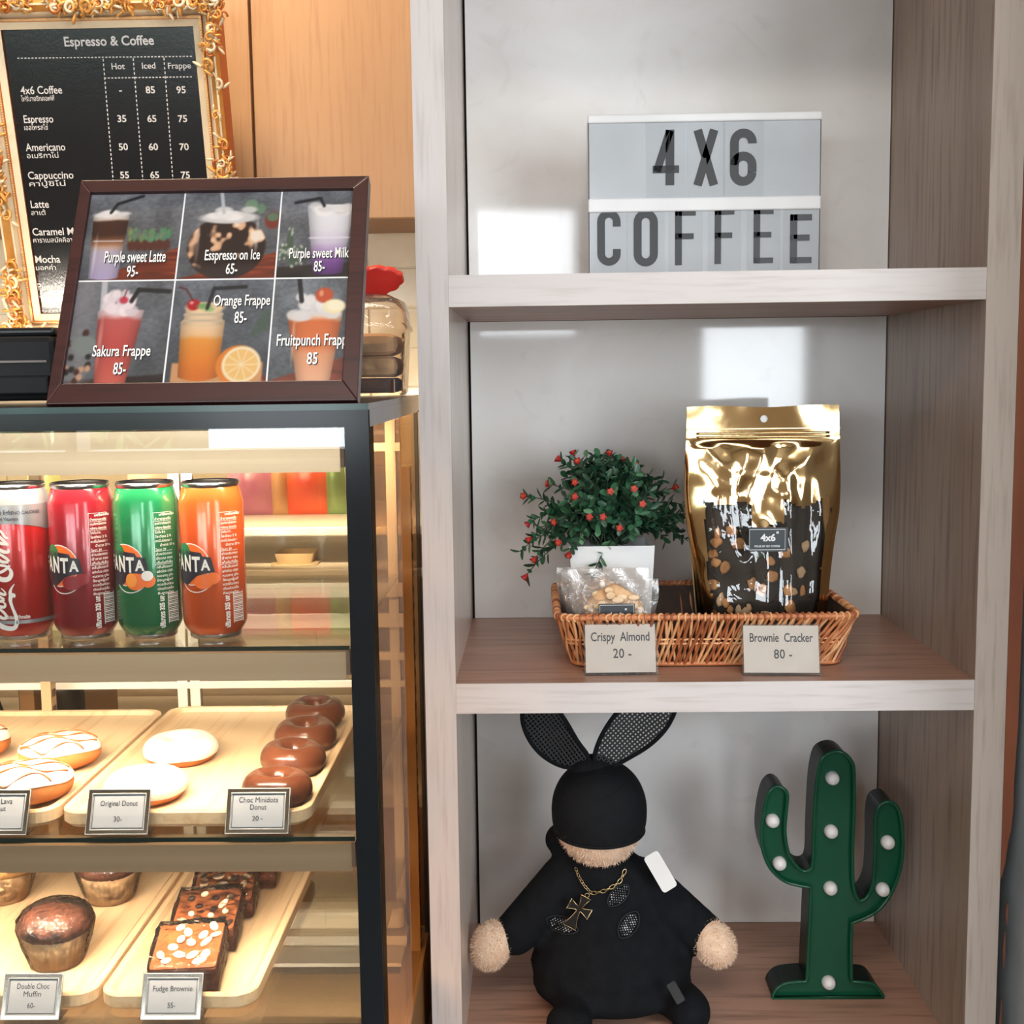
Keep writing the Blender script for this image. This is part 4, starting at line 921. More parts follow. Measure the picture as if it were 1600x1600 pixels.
M_icing = mat('white_icing', (248, 238, 220), .35, c2=(242, 228, 206), scale=30); M_drz = mat('caramel_drizzle', (178, 96, 48), .3, c2=(150, 74, 36), scale=40)
def bun(px, py, label, rz, s=1):
    p = at(px, py, z=TT2-.004+.018); o = thing('iced_donut', label, 'donut', (p.x, p.y, TT2-.0038), rz=rz, group='white-iced drizzled donuts')
    R_, H_ = .0410*s, .0330*s
    def body(u, v):
        a = u*2*PI; b = -PI/2+v*PI; w_ = 1+.03*NZ.noise(V((math.cos(a)*2, math.sin(a)*2, px)))
        return (R_*w_*math.cos(a)*math.cos(b)**.75 if math.cos(b) > 1e-6 else 0, R_*.86*w_*math.sin(a)*math.cos(b)**.75 if math.cos(b) > 1e-6 else 0, H_*.5+H_*.5*math.copysign(abs(math.sin(b))**.8, math.sin(b)))
    q = MB(); q.grid(48, 24, body, 0); q.build('dough', M_dough, o, weld=1e-5)
    def top(u, v, e=.0012):
        v2 = .56+.015*math.sin(u*25)+.43999*v-.014*math.sin(u*25)*v; c = V(body(u, min(1, v2))); return c+(c-V((0, 0, H_*.4))).normalized()*e
    q = MB(); q.grid(48, 14, top, 0); q.build('icing', M_icing, o, weld=1e-5)
    q = MB()
    def hit(x, y):
        rr = min(.97, math.hypot(x/R_, y/(R_*.86))); c = rr**(1/.75); return V((x, y, H_*.5+H_*.5*math.sqrt(max(0, 1-c*c))**.8+.0016))
    for k in range(5):
        yy = -.8+k*.4; pts = [hit(R_*.9*t, R_*.86*(yy*(1-.35*t*t)+.16*math.sin(t*5+k*2))) for t in [-1+j/14 for j in range(29)] if math.hypot(.9*t, yy*(1-.35*t*t)+.16*math.sin(t*5+k*2)) < .98]
        if len(pts) > 3: q.tube(pts, [.0013+.0006*math.sin(j*.9+k) for j in range(len(pts))], 6, 0, flat=.6)
    q.build('drizzle', M_drz, o)
bun(94, 1172, 'white-iced donut with caramel drizzle, farther one beside the tray gap', .25); bun(42, 1222, 'white-iced donut with caramel drizzle, behind the sign cut off at the left', .2, 1.05); bun(-48, 1160, 'white-iced donut peeking in at the left edge of the case', .6)

# ------------------------------------------------------------------ muffins in paper cups and film
M_cup = mat('muffin_paper_cup', (240, 200, 150), .7, c2=(224, 178, 124), scale=30); M_mtop = mat('dark_chocolate_crumb', (112, 60, 38), .5, c2=(64, 32, 20), scale=50, bump=1.0, bscale=160); M_mtop2 = mat('blond_muffin_crumb', (214, 160, 90), .5, c2=(192, 132, 66), scale=50, bump=.7, bscale=120)
M_wrapf = clear('crinkled_wrap', (255, 253, 250), 1.3, .06, haze=.01, wrinkle=1.0, wscale=70)
def muffin(px, py, label, mt, k=1):
    p = at(px, py, z=TT3-.004); o = thing('wrapped_muffin', label, 'muffin', (p.x, p.y, TT3-.0038), rz=px*.01, group='film-wrapped muffins')
    z0 = .034*k
    q = MB(); q.lathe([(0, 0), (.0235*k, 0), (.0315*k, z0), (.0305*k, z0)], 96, 0, cap=False, rf=lambda a, z: 1+.022*math.cos(32*a)*(z > .001)); q.build('paper_cup', M_cup, o)
    q = MB(); q.lathe([(.0300*k, z0-.003), (.0345*k, z0+.001), (.0365*k, z0+.006), (.0350*k, z0+.012), (.0290*k, z0+.0195), (.0180*k, z0+.0250), (.0080*k, z0+.0270), (0, z0+.0272)], 48, 0, cap=False, rf=lambda a, z: 1+.05*NZ.noise(V((math.cos(a)*2, math.sin(a)*2, z*60+px)))+.035*NZ.noise(V((math.cos(a)*6, math.sin(a)*6, z*300)))); q.build('muffin_top', mt, o)
    q = MB(); q.lathe([(.0262*k, .001), (.0340*k, z0*.7), (.0385*k, z0+.006), (.0370*k, z0+.0135), (.0300*k, z0+.0220), (.0180*k, z0+.0280), (0, z0+.0295)], 60, 0, cap=False, rf=lambda a, z: 1+.05*NZ.noise(V((math.cos(a)*7, math.sin(a)*7, z*260)))+.012*math.sin(17*a+z*300)); q.build('film_wrap', M_wrapf, o)
muffin(90, 1502, 'film-wrapped dark chocolate muffin behind the double choc muffin sign', M_mtop); muffin(173, 1403, 'film-wrapped dark chocolate muffin half hidden under the lower light rail', M_mtop); muffin(8, 1402, 'film-wrapped blond muffin at the left edge of the bottom tray', M_mtop2)

# ------------------------------------------------------------------ brownies
M_cake = mat('brownie_cake', (124, 62, 36), .7, c2=(92, 44, 26), scale=70, bump=.8, bscale=200); M_ctop = mat('caramel_brownie_top', (170, 98, 54), .35, c2=(142, 78, 42), scale=40); M_nutw = mat('white_almond', (246, 230, 206), .5, c2=(234, 210, 176), scale=40); M_rais = mat('dark_raisin', (58, 36, 32), .5)
def brownie(px, py, label, rz, kind):
    p = at(px, py, z=TT3+.020); o = thing('wrapped_brownie', label, 'brownie', (p.x, p.y, TT3+.0036), rz=rz, rx=.22, group='film-wrapped brownies')
    w_, d_, h_ = .0315, .0330, .026
    q = MB(); q.box(-w_, w_, -d_, d_, 0, h_, 0, .002)
    bmesh.ops.subdivide_edges(q.bm, edges=q.bm.edges[:], cuts=3, use_grid_fill=True)
    for v in q.bm.verts: v.co += V((NZ.noise(v.co*90), NZ.noise(v.co*90+V((9, 0, 0))), 0))*.0016
    q.build('cake', M_cake, o)
    q = MB(); q.prism(rrect(-w_+.0005, w_-.0005, -d_+.0005, d_-.0005, .003, 3), h_-.001, h_+.0016, 0); q.build('topping', M_ctop, o)
    q = MB(); put = []
    for k in range(60):
        x, y = rnd.uniform(-w_+.006, w_-.006), rnd.uniform(-d_+.006, d_-.006)
        if any(math.hypot(x-a, y-b) < .0105 for a, b in put): continue
        put.append((x, y)); big = kind == 0 or rnd.random() < .5
        q.ell((0, 0, 0), (rnd.uniform(.0055, .0078) if big else .0042, .0042 if big else .0034, .0017 if big else .0028), (0 if rnd.random() < .75 else 1) if kind else 0, X=T(x, y, h_+.0026, rnd.gauss(0, .15), rnd.gauss(0, .15), rnd.uniform(0, 3)), seg=12, rings=8)
    q.build('nuts', [M_nutw, M_rais], o)
    q = MB()
    def film(u, v):
        a = u*2*PI; c, s_ = math.cos(a), math.sin(a); k = 1/max(abs(c), abs(s_))**.85; e = .0022+.0016*NZ.noise(V((c*5, s_*5, v*8+px)))
        if v < .6: return (c*k*(w_+e*1.4), s_*k*(d_+e*1.4), .0004+v/.6*(h_+.002))
        t = (v-.6)/.4; return (c*k*(w_+e)*(1-t), s_*k*(d_+e)*(1-t), h_+.0062+.0012*math.sin(t*9+c*4))
    q.grid(48, 20, film, 0); q.build('film_wrap', M_wrapf, o)
brownie(392, 1342, 'film-wrapped brownie farthest back, mostly hidden behind the lower light rail', .10, 0); brownie(354, 1385, 'film-wrapped brownie with white almonds, third from the fudge brownie sign', .12, 0); brownie(326, 1432, 'film-wrapped brownie with raisins and nuts, second from the fudge brownie sign', .08, 1); brownie(296, 1489, 'film-wrapped brownie with big white almonds, right behind the fudge brownie sign', .10, 0)

# ------------------------------------------------------------------ little framed price signs
M_chr = mat('chrome_sign_frame', (214, 208, 200), .12, 1); M_card = mat('white_sign_card', (176, 178, 182), .7); M_gl2 = mat('pale_grey_ink', (120, 118, 116), .6)
def price(px0, px1, py, z, lines, label, h=.0405, rz=0):
    a, b = at(px0, py, y=-.3185), at(px1, py, y=-.3185); x = (a.x+b.x)/2; w_ = (b.x-a.x)/2
    o = thing('price_sign', label, 'sign', (x, -.3170, z), rz=rz, group='small framed pastry price signs')
    K = M.Rotation(-.42, 4, 'X'); 
    q = MB()
    for s_ in (-1, 1):
        q.prism([(s_*w_, 0), (s_*w_, h), (s_*(w_-.0040), h-.0040), (s_*(w_-.0040), .0040)], -.0010, .0012, 0, X=K @ XZ)
        q.prism([(-w_, h if s_ > 0 else 0), (w_, h if s_ > 0 else 0), (w_-.0040, h-.0040 if s_ > 0 else .0040), (-w_+.0040, h-.0040 if s_ > 0 else .0040)], -.0010, .0012, 0, X=K @ XZ)
    q.build('frame', M_chr, o)
    q = MB()
    for f_ in (.0002, .0040): q.tube([K @ V((sx*(w_-f_), -.0012, zz)) for sx, zz in ((-1, f_), (1, f_), (1, h-f_), (-1, h-f_))], .00055, 5, 0, closed=True)
    q.build('bevel_line', mat('pale_bevel', (236, 228, 216), .3), o)
    q = MB(); q.box(-w_+.0038, w_-.0038, -.0004, .0006, .0038, h-.0038, X=K); c = q.build('card', M_card, o)
    q = MB(); stroke(q, [(-w_+.0055, .0055), (w_-.0055, .0055), (w_-.0055, h-.0055), (-w_+.0055, h-.0055)], .0008, 0, K @ front(0, -.0006, 0), closed=True)
    for s_, zz, hh, ft in lines: q.text(s_, hh, K @ front(0, -.0007, h*zz), bold=0, fit=ft*w_*2)
    q.build('lettering', M_ink, c)
    q = MB(); q.box(-w_-.0015, w_+.0015, -.0005, .0185, 0, .0010); q.box(-w_-.0015, w_+.0015, .0022, .0034, 0, h+.002, X=K); q.build('clear_foot', M_acr, o)
price(132, 230, 1303, S2, [('Original Donut', .68, .0068, .60), ('30-', .33, .0068, .13)], 'framed price sign reading original donut, middle shelf')
price(351, 450, 1303, S2, [('Choc Minidots', .74, .0068, .62), ('Donut', .58, .0068, .26), ('20 -', .33, .0060, .17)], 'framed price sign reading choc minidots donut, right end of middle shelf')
price(-60, 40, 1301, S2, [('Choc Lava', .74, .0068, .45), ('Donut', .58, .0068, .26), ('35-', .33, .0068, .13)], 'framed price sign cut off by the left picture edge, middle shelf')
price(0, 92, 1601, S3, [('Double Choc', .72, .0068, .55), ('Muffin', .55, .0068, .30), ('60-', .30, .0068, .13)], 'framed price sign reading double choc muffin, bottom shelf')
price(219, 313, 1601, S3, [('Fudge Brownie', .66, .0068, .66), ('55-', .30, .0068, .13)], 'framed price sign reading fudge brownie, bottom shelf')

# ------------------------------------------------------------------ printed drink photos: a small painter
PR = random.Random(5); NR = np.random.RandomState(4)
def lin(c): 
    a = np.array(c, float)/255; return np.where(a > .04045, ((a+.055)/1.055)**2.4, a/12.92)
class Pic:
    def __init__(s, w, h):
        s.w, s.h = w, h; s.U, s.V = np.meshgrid((np.arange(w)+.5)/w, (np.arange(h)+.5)/h); s.im = np.zeros((h, w, 3)); s.asp = w/h
    def noise(s, fx, fy):
        n = NR.rand(fy+2, fx+2); x = s.U*fx; y = s.V*fy; i = x.astype(int); j = y.astype(int); a = x-i; b = y-j; a = a*a*(3-2*a); b = b*b*(3-2*b)
        return n[j, i]*(1-a)*(1-b)+n[j, i+1]*a*(1-b)+n[j+1, i]*(1-a)*b+n[j+1, i+1]*a*b
    def put(s, m, c, a=1.0):
        c = np.array(c, float); m = (np.clip(m, 0, 1)*a)[..., None]; s.im = s.im*(1-m)+c*m
    def soft(s, d, e=.012): return np.clip(.5-d/e, 0, 1)          # d < 0 inside
    def ellm(s, cx, cy_, rx, ry, e=.02): return s.soft((np.sqrt(((s.U-cx)/rx)**2+((s.V-cy_)/ry)**2)-1)*min(rx, ry), e)
    def stops(s, t, st):
        t = np.clip(t, 0, 1); xs = [k for k, _ in st]; return np.stack([np.interp(t, xs, [c[i] for _, c in st]) for i in range(3)], -1)
    def cup(s, xt0, xt1, xb0, xb1, yt, yb, st, e=.012, rb=.02):
        t = (s.V-yt)/(yb-yt); cx = (xt0+xt1)/2*(1-t)+(xb0+xb1)/2*t; hw = (xt1-xt0)/2*(1-t)+(xb1-xb0)/2*t
        bow = rb*(1-((s.U-cx)/np.maximum(hw, .01))**2)
        m = s.soft(np.abs(s.U-cx)-hw, e)*s.soft(yt-s.V-bow*.6, e)*s.soft(s.V-yb-bow, e)
        c = s.stops(t+.05*(s.noise(9, 9)-.5), st); sh = 1-.28*np.clip(np.abs((s.U-cx)/np.maximum(hw, .01)), 0, 1)**3
        s.put(m, c*sh[..., None]); return m
    def wall(s, table=(120, 56, 34), y0=.8, slope=-.25, tone=(104, 106, 112)):
        n = .6*s.noise(5, 5)+.4*s.noise(30, 50); s.im = np.array(tone, float)*(.72+.56*n)[..., None]*(1.12-.30*s.V-.10*s.U)[..., None]
        tb = s.soft(y0+slope*s.U-s.V, .02); s.put(tb, (np.array(table, float)*(.7+.5*s.noise(4, 40))[..., None]))
    def line(s, pts, w, c):
        for (x0, y0), (x1, y1) in zip(pts[:-1], pts[1:]):
            dx, dy = (x1-x0)*s.asp, y1-y0; X, Y = (s.U-x0)*s.asp, s.V-y0; t = np.clip((X*dx+Y*dy)/(dx*dx+dy*dy), 0, 1); s.put(s.soft(np.hypot(X-dx*t, Y-dy*t)-w, .015), c)
    def plants(s, x0, x1, y, k=6):
        for i in range(k):
            x = x0+(x1-x0)*i/(k-1); h = .05+.04*PR.random(); s.put(s.ellm(x, y+.10, .045, .07), (86, 44, 34))
            for j in range(9): s.put(s.ellm(x+PR.uniform(-.05, .05), y+PR.uniform(-h, .04), .018, .030), (PR.randint(70, 130), PR.randint(110, 150), PR.randint(80, 110)))
    def white_foam(s, cx, cy_, rx, ry, k=14, c=(236, 230, 228)):
        for i in range(k): s.put(s.ellm(cx+PR.uniform(-rx, rx), cy_+PR.uniform(-ry, ry), rx*.42, ry*.75), np.array(c)*PR.uniform(.9, 1.04), .85)
    def mesh(s, q, X, wd, ht):
        """printed sheet wd by ht, top-left at (0, ht)"""
        L = lin(s.im.clip(0, 255))*.68; cl = q.bm.loops.layers.color.get('Col') or q.bm.loops.layers.color.new('Col'); w_, h_ = s.w, s.h
        vs = [q.bm.verts.new(X @ V((wd*i/(w_-1), ht*(1-j/(h_-1)), 0))) for j in range(h_) for i in range(w_)]
        G = np.where(L <= .0031308, L*12.92, 1.055*np.maximum(L, 1e-6)**(1/2.4)-.055)
        for j in range(h_-1):
            for i in range(w_-1):
                f = q.bm.faces.new((vs[(j+1)*w_+i], vs[(j+1)*w_+i+1], vs[j*w_+i+1], vs[j*w_+i]))
                for lp, (a, b) in zip(f.loops, ((j+1, i), (j+1, i+1), (j, i+1), (j, i))): lp[cl] = (*G[a, b], 1)
BK = (34, 34, 38)
def pic_latte():
    p = Pic(90, 84); p.wall((126, 52, 30), 1.05, -.42); p.plants(.50, .86, .50)
    p.cup(.06, .44, .10, .40, .26, .97, [(0, (226, 214, 206)), (.06, (220, 204, 192)), (.10, (70, 38, 26)), (.30, (64, 34, 24)), (.42, (150, 96, 62)), (.52, (196, 160, 140)), (.60, (186, 172, 190)), (1, (176, 162, 196))])
    p.white_foam(.25, .23, .15, .03); p.line([(.24, .22), (.30, .12), (.56, .03)], .018, BK); p.line([(.10, .55), (.40, .55)], .006, (226, 220, 224)); p.put(p.ellm(.13, .72, .014, .18), (226, 222, 232), .6); return p
def pic_ice():
    p = Pic(92, 84); p.wall((132, 56, 32), 1.0, -.30); p.put(p.ellm(.70, .17, .07, .08), (120, 146, 120)); p.put(p.ellm(.80, .20, .05, .06), (104, 132, 106)); p.put(p.ellm(.93, .34, .08, .10), (120, 50, 40)); p.put(p.ellm(.93, .30, .06, .05), (90, 116, 92))
    m = p.ellm(.48, .64, .40, .36); p.put(m, (42, 26, 22)); n = p.noise(8, 8)+.5*p.noise(18, 18)-.25
    band = np.clip(1-abs(p.V-.50)/.24, 0, 1); p.put(m*np.clip((n+band*.5-.85)*6, 0, 1), (226, 176, 138)); p.put(m*np.clip((n+band*.6-1.15)*8, 0, 1), (244, 222, 200))
    p.put(p.ellm(.48, .30, .30, .07), (210, 206, 204)); p.white_foam(.52, .26, .20, .05); p.put(m*p.soft(.86-p.V, .06), (52, 40, 38)); p.line([(.38, 0), (.42, .24)], .02, (196, 196, 200)); p.put(p.ellm(.18, .60, .02, .20), (170, 150, 140), .5); p.put(p.ellm(.78, .52, .02, .16), (236, 230, 224), .6); return p
def pic_milk():
    p = Pic(72, 84); p.wall((44, 36, 34), .88, -.05)
    for x, y, h in ((.16, .62, .18), (.08, .70, .10), (.30, .74, .10), (.22, .76, .12)): p.put(p.ellm(x, y, .05, h), (76, 92, 76)); [p.put(p.ellm(x+PR.uniform(-.05, .05), y+PR.uniform(-h, h), .01, .012), (200, 206, 190)) for k in range(14)]
    p.cup(.37, 1.02, .50, .90, .18, .95, [(0, (236, 234, 238)), (.35, (226, 222, 228)), (.55, (206, 194, 214)), (.72, (160, 124, 178)), (.85, (120, 74, 142)), (1, (90, 52, 110))]); p.white_foam(.70, .22, .24, .05); p.line([(.20, .14), (.54, .09), (.60, .18)], .018, BK); p.line([(.42, .55), (.97, .55)], .006, (236, 230, 240)); return p
def pic_sakura():
    p = Pic(92, 92); p.wall((46, 34, 32), .95, -.05); p.put(p.soft(p.U-.24, .2), (150, 146, 150), .5); p.line([(.28, 0), (.30, .3)], .03, (190, 188, 192)); 
    for k in range(26): p.put(p.ellm(PR.uniform(0, .24), PR.uniform(.48, .98), .03, .03), PR.choice(((70, 40, 34), (196, 150, 120), (120, 120, 116), (40, 34, 34))))
    p.put(p.ellm(.16, .62, .12, .09), (124, 132, 128))
    p.cup(.25, .72, .31, .62, .29, .99, [(0, (236, 210, 210)), (.07, (230, 190, 190)), (.14, (198, 92, 88)), (.5, (190, 78, 72)), (1, (206, 98, 84))]); p.white_foam(.47, .24, .16, .07, c=(240, 222, 226)); p.white_foam(.46, .17, .10, .05, 8, (244, 230, 232)); p.put(p.ellm(.50, .19, .045, .035), (196, 60, 80)); p.line([(.50, .16), (.52, .09)], .006, (120, 40, 50)); p.line([(.58, .20), (.64, .09), (.96, .11)], .022, BK); p.put(p.ellm(.31, .6, .02, .22), (236, 170, 160), .5); return p
def pic_orange():
    p = Pic(94, 92); p.wall((118, 50, 32), 1.02, -.10, (96, 100, 108)); p.put(p.soft(.80-p.V, .02)*p.soft(p.U-.95, .02)*p.soft(.06-p.U, .02), (206, 150, 104)); 
    p.cup(.10, .54, .13, .52, .40, .93, [(0, (240, 206, 168)), (.25, (238, 190, 140)), (.34, (232, 150, 62)), (.7, (226, 128, 40)), (1, (214, 112, 34))], rb=.04); p.cup(.14, .50, .12, .52, .27, .44, [(0, (236, 206, 170)), (1, (230, 196, 158))])
    for v in (.34, .40): p.line([(.13, v), (.51, v)], .010, (196, 176, 150))
    p.put(p.ellm(.33, .27, .19, .05), (238, 204, 160)); p.put(p.ellm(.21, .245, .065, .055), (178, 30, 34)); p.put(p.ellm(.19, .225, .018, .014), (240, 170, 170)); p.line([(.20, .20), (.12, .09), (.05, .07)], .007, (92, 30, 30)); p.put(p.ellm(.32, .26, .07, .03), (120, 160, 96)); p.put(p.ellm(.37, .29, .05, .025), (150, 186, 120)); p.line([(.35, .28), (.40, .09), (.72, .075)], .018, BK)
    p.put(p.ellm(.71, .83, .22, .19), (226, 128, 44)); p.put(p.ellm(.74, .82, .19, .17), (246, 230, 196)); p.put(p.ellm(.74, .82, .165, .145), (240, 190, 116))
    for k in range(10): a = k*PI/5; p.line([(.74, .82), (.74+.16*math.cos(a), .82+.14*math.sin(a))], .004, (248, 224, 180))
    for k in range(7): p.line([(.98, .30+k*.03), (.90-.02*k, .36+k*.035)], .008, (70, 92, 74))
    return p
def pic_punch():
    p = Pic(76, 92); p.wall((124, 56, 38), .98, -.22, (104, 108, 114))
    p.cup(.20, .94, .38, .82, .34, .98, [(0, (240, 216, 196)), (.08, (236, 190, 160)), (.14, (216, 112, 62)), (.5, (222, 120, 70)), (.62, (232, 160, 118)), (1, (236, 176, 140))]); p.white_foam(.56, .30, .26, .07); p.white_foam(.50, .22, .16, .06, 10); p.put(p.ellm(.68, .17, .12, .075), (196, 84, 52)); p.put(p.ellm(.64, .15, .03, .03), (226, 150, 110)); p.put(p.ellm(.82, .28, .15, .07), (244, 226, 180)); p.put(p.ellm(.84, .27, .12, .05), (250, 238, 206)); p.line([(.33, 0), (.38, .22)], .026, BK); p.put(p.ellm(.30, .6, .02, .2), (246, 200, 170), .5); return p

# ------------------------------------------------------------------ leaning drinks board on the case
def plane_pt(loc, rx, px, py):
    """local (x, z) of a pixel on a sheet standing at loc and leaning about X by rx"""
    R_ = M.Rotation(rx, 3, 'X'); n_ = R_ @ V((0, -1, 0)); d = at(px, py, y=0)-CAM; t = (V(loc)-CAM).dot(n_)/d.dot(n_)
    p = R_.transposed() @ (CAM+d*t-V(loc)); return p.x, p.z
bl = V((-.2005, -.3050, ZT+.0004)); LEAN = -.494
brd = thing('drinks_board', 'dark wood framed board of six drink photos with prices, leaning on the glass case', 'menu board', bl, rx=LEAN)
B_ = lambda px, py: plane_pt(bl, LEAN, px, py)
ou = [B_(*p) for p in ((80, 625), (566, 623), (571, 280), (125, 284))]; inn = [B_(*p) for p in ((105, 602), (540, 597), (548, 300), (137, 302))]
x0, x1 = (ou[0][0]+ou[3][0])/2, (ou[1][0]+ou[2][0])/2; z0, z1 = 0, (ou[2][1]+ou[3][1])/2; a0, a1 = (inn[0][0]+inn[3][0])/2, (inn[1][0]+inn[2][0])/2; c0, c1 = (inn[0][1]+inn[1][1])/2, (inn[2][1]+inn[3][1])/2
M_maho = wood('dark_mahogany', (64, 30, 28), (54, 25, 24), (40, 19, 19), 0, 10, .35, .08)
q = MB()
for pts in ([(x0, z0), (x1, z0), (a1, c0), (a0, c0)], [(x1, z0), (x1, z1), (a1, c1), (a1, c0)], [(x1, z1), (x0, z1), (a0, c1), (a1, c1)], [(x0, z1), (x0, z0), (a0, c0), (a0, c1)]): q.prism(pts, -.012, .004, 0, X=XZ, bev=.0008)
q.build('frame', M_maho, brd)
q = MB(); q.box(x0+.004, x1-.004, .002, .011, z0+.004, z1-.004); q.build('backing', mat('dark_backing', (44, 30, 28), .7), brd)
q = MB(); q.box(a0-.001, a1+.001, .0004, .0019, c0-.001, c1+.001); sheet = q.build('poster_sheet', mat('white_poster_paper', (226, 226, 228), .4), brd)
q = MB(); q.box(-.012, .012, -.004, .004, 0, .150, X=T((x0+x1)/2, .012, .150, -.494*-2.02) @ M.Translation((0, 0, -.150))); q.build('easel_leg', M_maho, brd)
cs = [(0, .356), (.362, .725), (.731, 1)]; rs = [(0, .466), (.474, 1)]
SH = mat('print_shadow', (28, 26, 28), .4); M_pwt = mat('white_poster_lettering', (238, 236, 234), .4)
photos = []
PP = [(pic_latte, 0, 0), (pic_ice, 1, 0), (pic_milk, 2, 0), (pic_sakura, 0, 1), (pic_orange, 1, 1), (pic_punch, 2, 1)]
wd, ht = a1-a0, c1-c0
for fn_, c, r in PP:
    q = MB(); xa, xb = a0+wd*cs[c][0], a0+wd*cs[c][1]; zb, za = c1-ht*rs[r][0], c1-ht*rs[r][1]
    fn_().mesh(q, front(xa, .0003, za), xb-xa, zb-za); photos.append(q.build('drink_photo', print_mat(), brd))
q = MB()
for s_, px, py, w_, h_ in (('Purple sweet Latte', 211, 402, 97, 20), ('95-', 207, 425, 18, 19), ('Esspresso on Ice', 363, 399, 87, 18), ('65-', 362, 421, 18, 18), ('Purple sweet Milk', 498, 396, 94, 18), ('85-', 499, 417, 17, 18), ('Sakura Frappe', 190, 549, 89, 18), ('85-', 187, 577, 19, 19), ('Orange Frappe', 378, 470, 88, 18), ('85-', 376, 497, 19, 19), ('Fruitpunch Frapp', 487, 532, 107, 19), ('85', 488, 561, 16, 19)):
    x, z = B_(px, py); k = wd/423
    if s_[0].isalpha(): q = MB()
    for dx, dy, mi in ((.0009, -.0007, 0), (0, 0, 1)): q.text(s_, h_*k*1.5, front(x+dx, -.0001-.0002*mi, z+dy), fit=w_*k, bold=.012, mi=mi)
    if not s_[0].isalpha(): q.build('caption', [SH, M_pwt], photos.pop(0))

# ------------------------------------------------------------------ gilt framed menu behind
ml_ = V((-.60, .655, .44)); ML = .215
men = thing('gilt_framed_menu', 'black coffee price menu in an ornate gilt frame, hanging tilted on the wood cabinet', 'framed menu', ml_, rx=ML)
N_ = lambda px, py: plane_pt(ml_, ML, px, py)
i0, i1 = (N_(16, 46)[0]+N_(52, 490)[0])/2, (N_(310, 44)[0]+N_(318, 280)[0])/2; k1, k0 = N_(160, 44)[1], N_(70, 490)[1]
q = MB(); q.box(i0-.004, i1+.004, .001, .004, k0-.004, k1+.004); sheet = q.build('menu_sheet', mat('black_menu_sheet', (24, 25, 28), .16, spec=.5, bump=.05, bscale=200), men)
def sweep(q, prof, mi):
    """mitred picture-frame profile (outward offset, forward height)"""
    cor = [(i0, k0, -1, -1), (i1, k0, 1, -1), (i1, k1, 1, 1), (i0, k1, -1, 1)]
    for j in range(len(prof)-1):
        (o0, h0), (o1, h1) = prof[j], prof[j+1]; P0 = [(x+sx*o0, -h0, z+sz*o0) for x, z, sx, sz in cor]; P1 = [(x+sx*o1, -h1, z+sz*o1) for x, z, sx, sz in cor]
        q.faces(P0+P1, [(k, (k+1) % 4, 4+(k+1) % 4, 4+k) for k in range(4)], mi[j] if isinstance(mi, (list, tuple)) else mi)
M_gilt = mat('gilt_gold', (236, 182, 104), .35, .35, c2=(216, 148, 72), scale=30, bump=.1, bscale=80); M_gcr = mat('cream_gilt', (236, 218, 184), .4, .1); M_gred = mat('rubbed_red_gold', (198, 112, 58), .4, .5)
q = MB(); sweep(q, [(0, 0), (0, .004), (.0105, .007), (.0115, .010), (.0150, .010), (.0160, .006), (.0215, .014), (.0240, .015), (.0330, .026), (.0360, .026), (.0400, .018), (.0420, .0), (.0430, -.016)], [2, 1, 2, 0, 2, 1, 1, 0, 1, 0, 2, 2]); q.build('frame', [M_gilt, M_gcr, M_gred], men)
q = MB()
for sx in range(2):
    for k in range(120):
        t = k/120; x = i0-.0132+(i1-i0+.0264)*t; q.ell((x, -.0105, (k1+.0132) if sx else (k0-.0132)), (.0011, .0014, .0011), 0, seg=6, rings=4); z = k0-.0132+(k1-k0+.0264)*t; q.ell(((i1+.0132) if sx else (i0-.0132), -.0105, z), (.0011, .0014, .0011), 0, seg=6, rings=4)
q.build('bead_trim', M_gcr, men)
def scroll(q, cx, cz, s_, dirx, dirz, n):
    for k in range(n):
        ox, oz = PR.gauss(0, 1)*dirx, PR.gauss(0, 1)*dirz; c = V((cx+ox, -.024-PR.uniform(0, .012), cz+oz)); r = s_*PR.uniform(.5, 1.1); a = PR.uniform(0, 6.3); tw = PR.choice((-1, 1))
        q.tube([c+V((r*(1-t*.75)*math.cos(a+tw*t*5), -.004*math.sin(t*3), r*(1-t*.75)*math.sin(a+tw*t*5))) for t in [j/12 for j in range(13)]], [r*.30*(1-.5*j/12) for j in range(13)], 6, PR.choice((0, 0, 1, 2)))
        for j in range(4): q.ell((0, 0, r*.6), (r*.26, .005, r*.85), PR.choice((0, 0, 1)), X=M.Translation((c.x+PR.uniform(-r, r), c.y+.002, c.z+PR.uniform(-r, r))) @ M.Rotation(PR.uniform(0, 6.3), 4, 'Y'), seg=8, rings=8)
o_ = .032; mxx, mzz = (i0+i1)/2, (k0+k1)/2
for cx, cz, dx, dz, n in ((i1+o_, k1+o_, .010, .010, 26), (i1+o_, k1-.03, .004, .022, 16), (i1-.03, k1+o_, .022, .004, 16), (i0-o_, k1+o_, .010, .010, 26), (i0+.03, k1+o_, .022, .004, 12), (mxx, k1+o_, .030, .005, 34), (i1+o_, mzz, .005, .032, 34), (i0-o_, mzz, .006, .034, 38), (i0-o_, k0-o_, .012, .012, 30), (i0-o_, k0+.04, .005, .025, 18), (i0+.04, k0-o_, .028, .005, 20), (i1+o_, k0-o_, .010, .010, 20), (mxx, k0-o_, .03, .005, 20)):
    q = MB(); scroll(q, cx, cz, .0105, dx, dz, n); q.build('ornament', [M_gilt, M_gcr, M_gred], men)
M_mt = mat('white_menu_print', (214, 212, 210), .5); q = MB(); K_ = .00098
def mtx(s_, px, py, h, al='LEFT', fit=0, bold=.012): x, z = N_(px, py); q.text(s_, h*K_, front(x, .0004, z), align=al, fit=fit*K_, bold=bold, sx=1.05)
